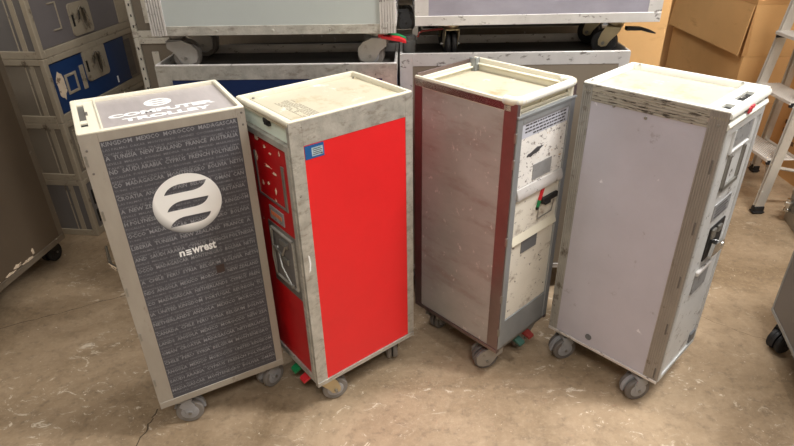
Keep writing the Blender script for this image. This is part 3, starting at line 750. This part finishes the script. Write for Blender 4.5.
for b in ((.010, .026, .126, .984), (.276, .292, .126, .984), (.026, .276, .966, .984), (.026, .276, .126, .142)): add_box(bm, sx(b[0]), sx(b[1]), -Y-.002, -Y+.006, b[2], b[3], .0012)
obj('door_frame', bm, 'light_alu', d)
c = box('card_holder', 'grey_label', d, sx(.085), sx(.225), -Y, -Y+.004, .912, .962, .001)
bm = bmesh.new()
for b in ((.078, .088, .900, .968), (.222, .230, .900, .968), (.078, .23, .898, .905)): add_box(bm, sx(b[0]), sx(b[1]), -Y-.003, -Y+.004, b[2], b[3], .001)
obj('holder_rim', bm, 'pale_door', c)
bm = bmesh.new()
for b in ((.094, .106, .785, .892), (.202, .214, .785, .892), (.094, .214, .783, .797)): add_box(bm, sx(b[0]), sx(b[1]), -Y-.004, -Y+.004, b[2], b[3], .001)
obj('card_bracket', bm, 'steel', d)
bm = bmesh.new()
for b in ((.097, .104, .80, .892), (.204, .211, .80, .892)): add_box(bm, sx(b[0]), sx(b[1]), -Y-.0048, -Y-.003, b[2], b[3])
pieces('bracket_slot', bm, 'rubber', d)
c = box('rating_plate', 'grey_label', d, sx(.100), sx(.224), -Y, -Y+.004, .684, .738, .001)
bm = bmesh.new()
for q in range(4): add_box(bm, sx(.112), sx(.205-.012*(q % 2)), -Y-.0006, -Y+.001, .692+.0105*q, .696+.0105*q)
obj('plate_print', bm, 'print_dark', c)
l = box('latch_recess', 'black', d, sx(.118), sx(.232), -Y-.001, -Y+.005, .540, .655, .002)
bm = bmesh.new(); add_prism(bm, [(.128, .560), (.140, .600), (.225, .582), (.236, .562), (.222, .552), (.15, .556)], lambda a, b, q: Vector((sx(a), -Y-.018+q, b)), 0, .010); add_cyl(bm, (sx(.215), -Y-.02, .567), (sx(.215), -Y+.002, .567), .013, n=16)
obj('latch_handle', bm, 'chrome', l)
bm = bmesh.new(); add_box(bm, sx(.130), sx(.155), -Y-.007, -Y+.002, .615, .648, .002); add_box(bm, sx(.175), sx(.20), -Y-.007, -Y+.002, .622, .645, .002); pieces('latch_catch', bm, 'steel', l)
bm = bmesh.new(); add_box(bm, sx(.100), sx(.205), -Y-.001, -Y+.004, .425, .500, .001); v = obj('lower_plate', bm, 'grey_label', d)
bm = bmesh.new(); add_box(bm, sx(.100), sx(.205), -Y-.006, -Y+.004, .496, .512, .003); obj('pull_ledge', bm, 'white_alu', d)
bm = bmesh.new(); add_box(bm, sx(.235), sx(.275), -Y-.003, -Y+.004, .15, .19, .002); obj('corner_patch', bm, 'dark_label', d)
done(T)

# ================================================================== trolleys stacked behind
BACK = 'full size trolleys stacked two high behind'
def long_trolley(label, corner, ang, side, st, W=.301, D=.81, H=1.03, z0=.124, zb=0.0, door='grey_alu', latch=True):
    """corner: left lower corner of the face turned to us, ang: direction that face runs; side: local X sign of that face"""
    u = Vector((math.cos(ang), math.sin(ang), 0)); n = Vector((-u.y, u.x, 0))
    c = Vector((corner[0], corner[1], zb))+u*D/2+n*W/2
    rz = ang-PI/2 if side > 0 else ang+PI/2
    st['show'] = side
    T = trolley(label, st.pop('group', BACK), W, D, H, z0, c, rz, st)
    plain_door(T, W, D, H, z0, door, st['frame'], H-.05, latch)
    return T
REC = .030
T = long_trolley('navy sided trolley on the floor carrying the grey green one', (-.812, 1.947), -.03, 1,
    dict(frame='old_alu', panel='navy', post_front=.05, post_rear=.05, band_top=.052, recess=REC, rim=.009, tray_mat='dark_tray', rim_mat='white_alu', caster='twin'), D=.814)
done(T)
T = long_trolley('taupe sided trolley on the floor carrying the violet grey one', (.013, 2.046), -.02, 1,
    dict(frame='white_alu', panel='taupe', post_front=.045, post_rear=.035, band_top=.045, recess=REC, rim=.009, tray_mat='dark_tray', rim_mat='white_alu', caster='twin'), D=.806, latch=False)
done(T)
T = long_trolley('grey green trolley with white ribbed posts, stacked on the navy one', (-.798, 1.949), -.03, -1,
    dict(frame='white_alu', panel='fog', post_front=.052, post_rear=.052, band_bottom=.030, ribs=True, rib_pitch=.0076, rib_depth=.007, low_mat='old_alu', recess=REC, caster='shield', rivets=5, lip=False,
         cast_world=(82, 94, -86, -97), cast_in=.05, pedals=((-.085, 'green_plastic'), (-.122, 'red_plastic')), pedal_out=.03), D=.800, z0=.124, zb=1.0005)
done(T)
T = long_trolley('violet grey trolley with worn white frame, stacked on the taupe one', (.066, 2.033), -.003, 1,
    dict(frame='white_alu', panel='violet_grey', post_front=.046, post_rear=.046, band_bottom=.032, low_mat='white_alu', recess=REC, caster='black', lip=False,
         cast_world=(10, 4, 50, 62), cast_in=.06, cast_iny=.13), D=.832, z0=.124, zb=1.0005)
# lever of its foot brake, sticking out at the right end
bm = bmesh.new(); X, Y = .301/2, .832/2
add_prism(bm, [(Y-.09, .100), (Y-.04, .098), (Y-.005, .088), (Y+.012, .080), (Y+.012, .076), (Y-.01, .080), (Y-.04, .088), (Y-.09, .088)], lambda a, b, q: Vector((q, a, b)), .085, .110)
obj('brake_lever', bm, 'rubber_black', T)
bm = bmesh.new(); add_tube(bm, [(.10, -Y+.10, .104), (.105, -Y+.03, .100), (.11, -Y+.015, .094), (.11, -Y+.012, .080)], .0035, 8)
obj('brake_cable', bm, 'dark_red', T, 'reddish cable under the left end')
done(T)
# second row, seen only through the gaps
DARK = dict(frame='frame_brown', panel='unit_dark', post_front=.04, post_rear=.04, recess=REC, caster='twin')
T = long_trolley('dark grey trolley on the floor behind the navy one, in the second row', (-.74, 2.47), 0, 1, dict(DARK, tray_mat='dark_tray', rim_mat='frame_brown'), D=.81); done(T)
T = long_trolley('dark grey trolley stacked high in the gap between the upper trolleys', (-.74, 2.475), 0, 1, dict(DARK), D=.81, zb=1.0005); done(T)

T = long_trolley('dark grey trolley on the floor behind the taupe one, beside the tall cardboard box', (.105, 2.47), 0, 1, dict(DARK, tray_mat='dark_tray', rim_mat='frame_brown'), D=.81, latch=False); done(T)
T = long_trolley('dark grey trolley stacked high behind the violet grey one, beside the tall box', (.105, 2.475), 0, 1, dict(DARK), D=.81, latch=False, zb=1.0005); done(T)
# jar standing on the tray in the gap
bm = bmesh.new(); add_lathe(bm, (0, 0, 0), (0, 0, 1), [(0, .021), (.004, .024), (.020, .024), (.022, .022), (.046, .023), (.050, .025), (.062, .025), (.066, .022), (.078, .022), (.080, .020)], 28)
j = obj('plastic_jar', bm, 'clear'); j.location = (.049, 2.105, 1.0005)
tag(j, 'small cloudy plastic jar on the tray between the stacked trolleys', 'jar')

# trolley at the far left, seen along its side
EDGE = 'trolleys cut off by the edges of the picture'
c0 = Vector((-1.59, 2.36, 0)); th = math.radians(-6.94)
Wf, Df = .301, .81
c = c0-Matrix.Rotation(th, 3, 'Z') @ Vector((Wf/2, Df/2, 0))
T = trolley('brown sided trolley at the left edge in front of the container stack', EDGE, Wf, Df, 1.06, .125, c, th,
    dict(frame='frame_brown', panel='brown_panel', post_front=.03, post_rear=.03, band_top=.04, band_bottom=.028, caster='dark', recess=.02, show=1, cast_world=(0, 10, 5, -5), cast_in=.09, cast_iny=.035))
plain_door(T, Wf, Df, 1.06, .125, 'brown_panel', 'frame_brown', 1.0)
bm = bmesh.new(); rr = random.Random(9)
for y0, z, w, h in ((.16, .158, .05, .010), (.10, .168, .03, .014), (.05, .160, .04, .007), (-.05, .162, .05, .012), (.20, .176, .012, .022)):
    pts = [(y0+w*math.cos(2*PI*i/12)*rr.uniform(.3, 1), z+h*math.sin(2*PI*i/12)*rr.uniform(.3, 1)) for i in range(12)]
    add_prism(bm, pts, lambda a, b, q: Vector((Wf/2+q, a, b)), -.002, .0022)
pieces('paint_chip', bm, 'bare_patch', T, 'pale paint chip by the lower edge'); done(T)

# trolley at the right edge
th = math.radians(-15.2); Wf, Df = .301, .81
c = Vector((1.401, 1.719, 0))-Matrix.Rotation(th, 3, 'Z') @ Vector((-Wf/2, Df/2, 0))
T = trolley('grey trolley cut off at the right edge, rolling on black wheels', EDGE, Wf, Df, 1.03, .125, c, th,
    dict(frame='grey_alu', panel='unit_dark', post_front=.02, post_rear=.012, band_top=.04, band_bottom=.014, caster='dark', recess=.02, show=-1, cast_world=(30, 30, 110, 30), lip=False))
plain_door(T, Wf, Df, 1.03, .125, 'unit_dark', 'grey_alu', .98); done(T)

# ================================================================== container stacks
def container(label, group, loc, rz, L, Dp, Hh, panel, side, fn=None, frame='unit_frame'):
    """front face on local -Y from x = 0 to L, depth to +Y"""
    T = thing('storage_container', label, 'container', loc, rz, group)
    box('shell', side, T, .006, L-.006, .014, Dp-.006, .006, Hh-.008)
    bm = bmesh.new(); e = .026
    for x0, x1 in ((0, e), (L-e, L)):
        for y0, y1 in ((0, e), (Dp-e, Dp)): add_box(bm, x0, x1, y0, y1, 0, Hh, .003)
    for z0, z1 in ((0, .034), (Hh-.028, Hh)):
        for y0, y1 in ((0, .018), (Dp-.018, Dp)): add_box(bm, e, L-e, y0, y1, z0, z1, .002)
        for x0, x1 in ((0, .018), (L-.018, L)): add_box(bm, x0, x1, e, Dp-e, z0, z1, .002)
    # stacking lip
    for y0, y1 in ((.004, .010), (Dp-.010, Dp-.004)): add_box(bm, .02, L-.02, y0, y1, Hh-.002, Hh+.0, .0005)
    obj('frame', bm, frame, T)
    # side panel posts
    bm = bmesh.new(); add_box(bm, .003, .008, .06, .085, .034, Hh-.028, .001); add_box(bm, .004, .008, .10, .106, .034, Hh-.028, .001); add_box(bm, .003, .008, Dp-.08, Dp-.06, .034, Hh-.028, .001)
    pieces('side_strap', bm, frame, T)
    d = box('door', panel, T, .030, L-.030, .006, .014, .036, Hh-.030, .001)
    if fn: fn(T, d, L, Hh)
    return T
def ring(bm, x0, x1, z0, z1, w, y0, y1):
    for a in ((x0, x1, z0, z0+w), (x0, x1, z1-w, z1), (x0, x0+w, z0+w, z1-w), (x1-w, x1, z0+w, z1-w)): add_box(bm, a[0], a[1], y0, y1, a[2], a[3], .001)
def latch_dish(d, x0, x1, z0, z1):
    bm = bmesh.new(); add_prism(bm, rrect(x0, x1, z0, z1, .018), lambda a, b, q: Vector((a, q, b)), .001, .008); p = obj('latch_plate', bm, 'unit_frame', d)
    bm = bmesh.new(); m = .014; add_prism(bm, rrect(x0+m, x1-m, z0+m+.008, z1-m, .012), lambda a, b, q: Vector((a, q, b)), .0002, .003); obj('latch_dish', bm, 'unit_frame', p)
    bm = bmesh.new(); w = x1-x0; h = z1-z0
    add_tube(bm, [(x0+w*.30, -.002, z0+h*.42), (x0+w*.27, -.016, z0+h*.52), (x0+w*.27, -.018, z0+h*.78), (x0+w*.40, -.018, z0+h*.86), (x0+w*.52, -.016, z0+h*.80)], .005, 8)
    add_prism(bm, [(x0+w*.44, z0+h*.82), (x0+w*.56, z0+h*.84), (x0+w*.60, z0+h*.30), (x0+w*.54, z0+h*.14), (x0+w*.47, z0+h*.32)], lambda a, b, q: Vector((a, q, b)), -.014, -.004)
    add_tube(bm, [(x0+w*.66, -.004, z0+h*.80), (x0+w*.70, -.010, z0+h*.5), (x0+w*.78, -.006, z0+h*.3)], .004, 8)
    obj('latch_handle', bm, 'chrome', p)
    box('grip_slot', 'void', p, x0+.012, x0+.026, -.0003, .002, z0+h*.30, z0+h*.66)
def grey_front(T, d, L, Hh):
    latch_dish(d, .262, .425, .045, .192)
    bm = bmesh.new()
    for b in ((.186, .192, .098, .214), (.134, .192, .096, .102), (.134, .192, .210, .216)): add_box(bm, b[0], b[1], .002, .007, b[2], b[3], .001)
    obj('card_bracket', bm, 'unit_frame', d)
    box('edge_plate', 'unit_frame', d, L-.115, L-.03, .002, .008, .036, Hh-.03, .001)
def blue_front(T, d, L, Hh):
    z = -.611
    latch_dish(d, .272, .462, .731+z, .884+z)
    bm = bmesh.new(); ring(bm, .110, .195, .716+z, .808+z, .012, .002, .007); obj('card_bracket', bm, 'unit_frame', d)
    box('name_strip', 'unit_frame', d, .229, .258, .002, .007, .708+z, .822+z, .001)
    bm = bmesh.new(); r = random.Random(5)
    pts = [(.072+.034*math.cos(2*PI*i/16)*r.uniform(.6, 1), .768+z+.075*math.sin(2*PI*i/16)*r.uniform(.7, 1)) for i in range(16)]
    add_prism(bm, pts, lambda a, b, q: Vector((a, q, b)), .0045, .0065); pieces('torn_label', bm, 'bare_patch', d, 'torn pale label')
    box('edge_plate', 'unit_side', d, L-.115, L-.03, .003, .008, .036, Hh-.03, .001)
    box('edge_plate', 'rubber', d, L-.120, L-.062, .0015, .0075, .05, .245, .001)
    bm = bmesh.new(); add_box(bm, .512, .522, .003, .0065, .05, .085, .001); obj('scrape', bm, 'print_white', d)
def slot_front(T, d, L, Hh):
    bm = bmesh.new()
    for b in ((.05, .072, .06, .13), (.05, .072, .16, .24)): add_box(bm, b[0], b[1], .004, .0065, b[2], b[3])
    add_box(bm, .36, .46, .003, .0065, .10, .20, .001)
    pieces('slot', bm, 'void', d)
def plain_front(T, d, L, Hh):
    bm = bmesh.new(); ring(bm, .05, L-.05, .05, Hh-.05, .012, .002, .007); obj('door_rib', bm, 'unit_frame', d)
    box('latch_slot', 'void', d, .06, .068, .0015, .006, .12, .17)
K = Vector((-1.562, 2.582, 0)); ang = math.radians(82.53)
G1 = 'storage containers stacked in the left corner'
Lc, Dc = .765, .40
# front runs along the +y-ish direction and faces right: local x -> direction at 82.5 deg, local -y -> right
container('taupe container with dark slots, lowest of the left stack', G1, (K.x, K.y, 0), ang, Lc, Dc, .314, 'unit_dark', 'unit_dark', slot_front)
container('taupe container directly under the blue one in the left stack', G1, (K.x, K.y, .315), ang, Lc, Dc, .295, 'unit_side', 'unit_side', plain_front)
container('blue fronted container with a torn label in the left stack', G1, (K.x, K.y, .611), ang, Lc, Dc, .295, 'royal', 'unit_side', blue_front)
container('grey fronted container on top of the blue one', G1, (K.x, K.y, .907), ang, Lc, Dc, .295, 'unit_grey', 'unit_dark', grey_front)
G2 = 'cream containers stacked behind the grey green trolley'
def cream_front(T, d, L, Hh):
    box('name_plate', 'cream_door', d, .075, .108, .001, .007, .07, .24, .001)
    bm = bmesh.new()
    for q in range(5): add_box(bm, .012, .018, -.001, .003, .05+.05*q, .062+.05*q)
    obj('frame_slot', bm, 'void', d)
y2 = 2.93
for k, lb in enumerate(('cream container on the floor behind the navy trolley', 'cream container second from the floor behind the navy trolley',
                        'cream framed taupe container whose rim meets the grey green trolley', 'cream container topmost behind the grey green trolley')):
    container(lb, G2, (-1.295, y2, .3075*k), 0, .56, .40, .3065, 'unit_side', 'unit_side', cream_front, frame='cream_door')

# ================================================================== cardboard
CB = 'cardboard boxes stacked in the right corner'
def carton(label, x0, x1, y0, y1, z0, z1, mat='card', flap=None, ink=False, bulge=.006, tape=True):
    T = thing('cardboard_box', label, 'box', ((x0+x1)/2, (y0+y1)/2, z0), 0, CB)
    a, b, h = (x1-x0)/2, (y1-y0)/2, z1-z0
    bm = bmesh.new(); add_box(bm, -a, a, -b, b, 0, h)
    bmesh.ops.subdivide_edges(bm, edges=bm.edges[:], cuts=7, use_grid_fill=True)
    r = random.Random(int(x0*100+z0*77+y0*13))
    ph = [r.uniform(0, 6) for _ in range(4)]
    for v in bm.verts:
        fx = 1-abs(v.co.y/b) ** 2; fz = 1-abs(2*v.co.z/h-1) ** 2
        if abs(abs(v.co.x)-a) < 1e-4: v.co.x -= math.copysign(bulge*(1-fx*fz)*.6+bulge*.5*abs(math.sin(v.co.z*9+ph[0])*math.sin(v.co.y*7+ph[1])), v.co.x)
        elif abs(abs(v.co.y)-b) < 1e-4: v.co.y -= math.copysign(bulge*.6*abs(math.sin(v.co.z*11+ph[2])*math.sin(v.co.x*8+ph[3])), v.co.y)
    obj('carton', bm, mat, T)
    if tape:
        bm = bmesh.new(); add_box(bm, -.03, .03, -b-.0008, b+.0008, h-.07, h+.0008); obj('tape', bm, 'card_tape', T)
    if flap == 'left':
        # loose outer flap leaning off the left side, its free edge near the front corner
        bm = bmesh.new(); n = 6; t = .004
        for q in range(2): pass
        pts = [(-a-.004, b, h-.004), (-a-.004, -b+.0, h-.002), (-a-.034, -b-.010, .012), (-a-.034, b, .012)]
        vs = [bm.verts.new(p) for p in pts]; ws = [bm.verts.new((p[0]-t, p[1], p[2]+.001)) for p in pts]
        bm.faces.new(vs); bm.faces.new(ws[::-1])
        for i in range(4): bm.faces.new((vs[i], ws[i], ws[(i+1) % 4], vs[(i+1) % 4]))
        obj('loose_flap', bm, 'card', T)
        bm = bmesh.new(); pts = [(-a+.002, -b-.002, h-.004), (-a+.02, -b-.003, .02), (-a-.018, -b-.018, .008), (-a-.012, -b-.014, h*.5)]
        vs = [bm.verts.new(p) for p in pts]; ws = [bm.verts.new((p[0], p[1]-.003, p[2])) for p in pts]
        bm.faces.new(vs); bm.faces.new(ws[::-1])
        for i in range(4): bm.faces.new((vs[i], ws[i], ws[(i+1) % 4], vs[(i+1) % 4]))
        obj('corner_flap', bm, 'card_dark', T)
    if ink:
        bm = bmesh.new()
        for q in range(3):
            for p in range(4):
                if (p+q) % 4 != 3: add_box(bm, -a-.001, -a+.004, b-.10-.035*p-.022, b-.10-.035*p, h*.72-.05*q, h*.72-.05*q+.024)
        obj('box_print', bm, 'card_ink', T)
    return T
carton('tall cardboard box behind the violet grey trolley', .955, 1.215, 2.66, 3.25, 0, 1.45, 'card', bulge=.002, tape=False)
bx, by = 2.02, 3.38
carton('cardboard box at the bottom of the pile behind the ladder', bx, bx+.70, by, by+.95, 0, .379, 'card_dark')
carton('cardboard box second from the bottom in the pile behind the ladder', bx, bx+.70, by, by+.95, .38, .659, 'card')
carton('cardboard box with a loose flap leaning out, beside the ladder top', bx, bx+.70, by, by+.95, .66, .948, 'card', flap='left')
carton('cardboard box on top of the one with the loose flap', bx, bx+.70, by, by+.95, .949, 1.25, 'card_dark')
carton('low cardboard box far back in the gap beside the tall box', 1.86, 2.60, 4.46, 4.95, 0, .63, 'card_dark')
carton('upper cardboard box far back in the gap beside the tall box', 1.86, 2.60, 4.46, 4.95, .631, 1.3, 'card')
carton('cardboard box with faint print, on the floor behind the ladder legs', 2.30, 2.75, 2.74, 3.34, 0, .42, 'card_dark', ink=True)
carton('cardboard box on top of the one with faint print', 2.30, 2.75, 2.74, 3.34, .421, .72, 'card')

# ================================================================== step ladder
T = thing('step_ladder', 'aluminium step ladder standing beside the cardboard boxes', 'ladder', (2.0, 2.87, 0))
ox, oy = 2.0, 2.87
def rail(p0, p1, wx, wy, name, mat='ladder'):
    """open channel section between two points"""
    bm = bmesh.new(); p0, p1 = Vector(p0), Vector(p1); o = Vector((ox, oy, 0))
    prof = [(-wx, -wy), (wx, -wy), (wx, wy), (-wx, wy)]
    a = [bm.verts.new(p0-o+Vector((q[0], q[1], 0))) for q in prof]; b = [bm.verts.new(p1-o+Vector((q[0], q[1], 0))) for q in prof]
    bm.faces.new(a[::-1]); bm.faces.new(b)
    for i in range(4): bm.faces.new((a[i], a[(i+1) % 4], b[(i+1) % 4], b[i]))
    # raised edge beads
    for e in (-1, 1):
        q = Vector((-wx-.002, e*wy*.72, 0)); add_tube(bm, [p0-o+q, p1-o+q], .004, 6)
    return obj(name, bm, mat, T)
ztop = 1.40
FN0, FN1 = Vector((1.918, 2.697, .03)), Vector((2.055, 2.735, ztop))
FF0, FF1 = Vector((1.918, 3.085, .03)), Vector((2.055, 3.025, ztop))
rail(FN0, FN1, .021, .012, 'front_rail'); rail(FF0, FF1, .021, .012, 'front_rail')
RN0, RN1 = Vector((2.19, 2.675, .03)), Vector((2.13, 2.735, ztop)); RF0, RF1 = Vector((2.19, 3.225, .03)), Vector((2.13, 3.025, ztop))
rail(RN0, RN1, .013, .020, 'rear_leg'); rail(RF0, RF1, .013, .020, 'rear_leg')
for p, wx, wy in ((FN0, .027, .017), (FF0, .027, .017), (RN0, .018, .024), (RF0, .018, .026)):
    bm = bmesh.new(); x, y = p.x-ox, p.y-oy; add_box(bm, x-wx, x+wx, y-wy, y+wy, 0, .045, .006, 2); add_box(bm, x-wx-.004, x+wx+.004, y-wy-.003, y+wy+.003, .008, .016, .002)
    obj('rubber_foot', bm, 'rubber_black', T)
for zt in (.305, .605, .88, 1.16):
    t = zt/ztop; n = FN0.lerp(FN1, t); f = FF0.lerp(FF1, t); bm = bmesh.new(); x = n.x-ox
    add_box(bm, x-.050, x+.090, n.y-oy+.010, f.y-oy-.010, zt-.010, zt-.004, .001)
    for k in range(10): add_box(bm, x-.049+.0138*k, x-.041+.0138*k, n.y-oy+.012, f.y-oy-.012, zt-.005, zt, .0008)
    add_box(bm, x-.052, x-.046, n.y-oy+.010, f.y-oy-.010, zt-.018, zt-.002, .001)
    tr = obj('tread', bm, 'tread', T)
    bm = bmesh.new()
    for e in (n.y-oy+.018, f.y-oy-.018): add_box(bm, x-.046, x+.0, e-.007, e+.007, zt-.034, zt-.011, .002)
    pieces('tread_bracket', bm, 'rubber_black', tr)
bm = bmesh.new()
for yy0, yy1 in ((FN0.lerp(FN1, .18).y-oy+.016, FF0.lerp(FF1, .18).y-oy-.016),):
    for a, b in ((yy0, yy0+.05), (yy1, yy1-.05)): add_tube(bm, [(-.07, a, .13), (-.066, (a+b)/2-.0, .21), (-.060, b, .262)], .007, 8)
for a, b in ((RN0.lerp(RN1, .14), RF0.lerp(RF1, .14)), (RN0.lerp(RN1, .5), RF0.lerp(RF1, .5))): add_tube(bm, [a-Vector((ox, oy, 0)), b-Vector((ox, oy, 0))], .011, 8)
a = FN0.lerp(FN1, .17); b = RN0.lerp(RN1, .14); add_tube(bm, [a-Vector((ox, oy, 0)), b-Vector((ox, oy, 0))], .009, 8)
pieces('brace', bm, 'ladder', T)
bm = bmesh.new(); add_box(bm, .02, .16, 2.70-oy, 3.055-oy, ztop-.01, ztop+.045, .01, 2); obj('top_cap', bm, 'rubber', T)

# grey case with a chrome knob at the right edge
T = thing('metal_case', 'low grey case with a chrome knob on the floor by the ladder foot', 'case', (2.15, 2.43, 0), math.radians(-14))
bm = bmesh.new(); add_box(bm, -.17, .17, -.17, .17, .0, .15, .006, 2); obj('body', bm, 'case_grey', T)
bm = bmesh.new(); add_box(bm, -.172, .172, -.172, .172, .150, .172, .004, 2); obj('lid', bm, 'unit_frame', T)
bm = bmesh.new(); add_lathe(bm, (-.188, .118, .062), (0, 0, 1), [(0, .008), (.008, .018), (.020, .018), (.022, .012), (.038, .012), (.040, .020), (.056, .020), (.060, .014), (.074, .014), (.076, .004)], 24); add_box(bm, -.185, -.165, .108, .128, .085, .10); obj('knob', bm, 'chrome', T)
bm = bmesh.new(); add_box(bm, -.174, -.166, .08, .156, .07, .12, .002); obj('fitting_plate', bm, 'steel', T)

# ================================================================== room
def quad(name, mat, p):
    bm = bmesh.new(); bm.faces.new([bm.verts.new(q) for q in p]); return struct(name, bm, mat)
x0, x1, y0, y1, zc = -3.0, 3.3, -3.0, 5.2, 3.1
def slab(name, mat, a0, a1, b0, b1, c0, c1):
    bm = bmesh.new(); add_box(bm, a0, a1, b0, b1, c0, c1); return struct(name, bm, mat)
slab('floor', 'floor', x0, x1, y0, y1, -.08, 0)
slab('ceiling', 'ceil', x0, x1, y0, y1, zc, zc+.08)
slab('wall_left', 'wall', x0-.1, x0, y0, y1, 0, zc); slab('wall_right', 'wall', x1, x1+.1, y0, y1, 0, zc)
slab('wall_back', 'wall', x0, x1, y1, y1+.1, 0, zc); slab('wall_front', 'wall', x0, x1, y0-.1, y0, 0, zc)
def crack(name, pts, w):
    r = random.Random(len(pts)*31+int(w*1e5)); P2 = []
    for a, b in zip(pts, pts[1:]):
        for k in range(10):
            t = k/10; P2.append((a[0]+(b[0]-a[0])*t+r.uniform(-.006, .006), a[1]+(b[1]-a[1])*t+r.uniform(-.006, .006)))
    P2.append(pts[-1]); bm = bmesh.new(); prev = None
    for i, p in enumerate(P2):
        q = P2[min(i+1, len(P2)-1)]; o = P2[max(i-1, 0)]; d = Vector((q[0]-o[0], q[1]-o[1], 0)).normalized(); n = Vector((-d.y, d.x, 0))*w*r.uniform(.3, 1)
        c = Vector((p[0], p[1], .0006)); cur = (bm.verts.new(c+n), bm.verts.new(c-n))
        if prev: bm.faces.new((prev[0], prev[1], cur[1], cur[0]))
        prev = cur
    return struct(name, bm, 'crackdark')
M['crackdark'] = pm('floor_crack_dirt', (84, 70, 54), .9, 0, .1, 20)
crack('trim_1', [(-1.70, 1.82), (-1.45, 1.94), (-1.209, 2.063)], .0018)
crack('trim_2', [(-.838, 1.40), (-.846, 1.30), (-.87, 1.15), (-.86, .9)], .003)
crack('trim_3', [(1.05, 1.95), (1.20, 1.86), (1.36, 1.72), (1.5, 1.62)], .0012)

# ceiling lamps
def lamp(label, x, y, sx, sy, power, col=(1, .985, .965)):
    T = thing('ceiling_lamp', label, 'lamp', (x, y, zc-.05), 0, 'ceiling lamps')
    bm = bmesh.new(); w = .02
    for b in ((-sx/2-w, sx/2+w, -sy/2-w, -sy/2), (-sx/2-w, sx/2+w, sy/2, sy/2+w), (-sx/2-w, -sx/2, -sy/2, sy/2), (sx/2, sx/2+w, -sy/2, sy/2)): add_box(bm, b[0], b[1], b[2], b[3], 0, .05, .002)
    add_box(bm, -sx/2, sx/2, -sy/2, sy/2, .03, .05); obj('lamp_housing', bm, 'lampwhite', T)
    ld = bpy.data.lights.new('lamp_tube', 'AREA'); ld.shape = 'RECTANGLE'; ld.size = sx; ld.size_y = sy; ld.energy = power; ld.color = col
    o = bpy.data.objects.new('lamp_tube', ld); COL.objects.link(o); o.location = (0, 0, .02); o.parent = T
lamp('ceiling lamp over the right side of the room', 1.7, 1.15, 1.2, .3, 84)
lamp('ceiling lamp above the middle of the trolley row', .1, 2.0, 1.2, .3, 36)
lamp('ceiling lamp above the aisle in front', .3, -.9, 1.2, .3, 44)
lamp('ceiling lamp over the left side of the room', -1.7, .9, 1.2, .3, 13)

w = bpy.data.worlds.new('World'); SC.world = w; w.use_nodes = True
w.node_tree.nodes['Background'].inputs[0].default_value = (.05, .047, .042, 1); w.node_tree.nodes['Background'].inputs[1].default_value = 1

# ------------------------------------------------------------------ camera
cd = bpy.data.cameras.new('camera'); cam = bpy.data.objects.new('camera', cd); COL.objects.link(cam)
f_px, pitch, roll, hh, cx, cy = 575.42, .51594, -.018858, 1.50994, 399.23, 222.75
cd.sensor_fit = 'HORIZONTAL'; cd.sensor_width = 36; cd.lens = f_px/794*36
cd.shift_x = -(cx-397)/794; cd.shift_y = (cy-223)/794
cd.clip_start = .02
fw = Vector((0, math.cos(pitch), -math.sin(pitch))); rt = Vector((1, 0, 0)); up = Vector((0, math.sin(pitch), math.cos(pitch)))
r2 = rt*math.cos(roll)+up*math.sin(roll); u2 = -rt*math.sin(roll)+up*math.cos(roll)
mt = Matrix((r2, u2, -fw)).transposed().to_4x4(); mt.translation = Vector((0, 0, hh)); cam.matrix_world = mt
SC.camera = cam
vs_ = SC.view_settings; vs_.view_transform = 'Standard'; vs_.look = 'None'; vs_.gamma = 1; vs_.use_curve_mapping = False; vs_.exposure = .34
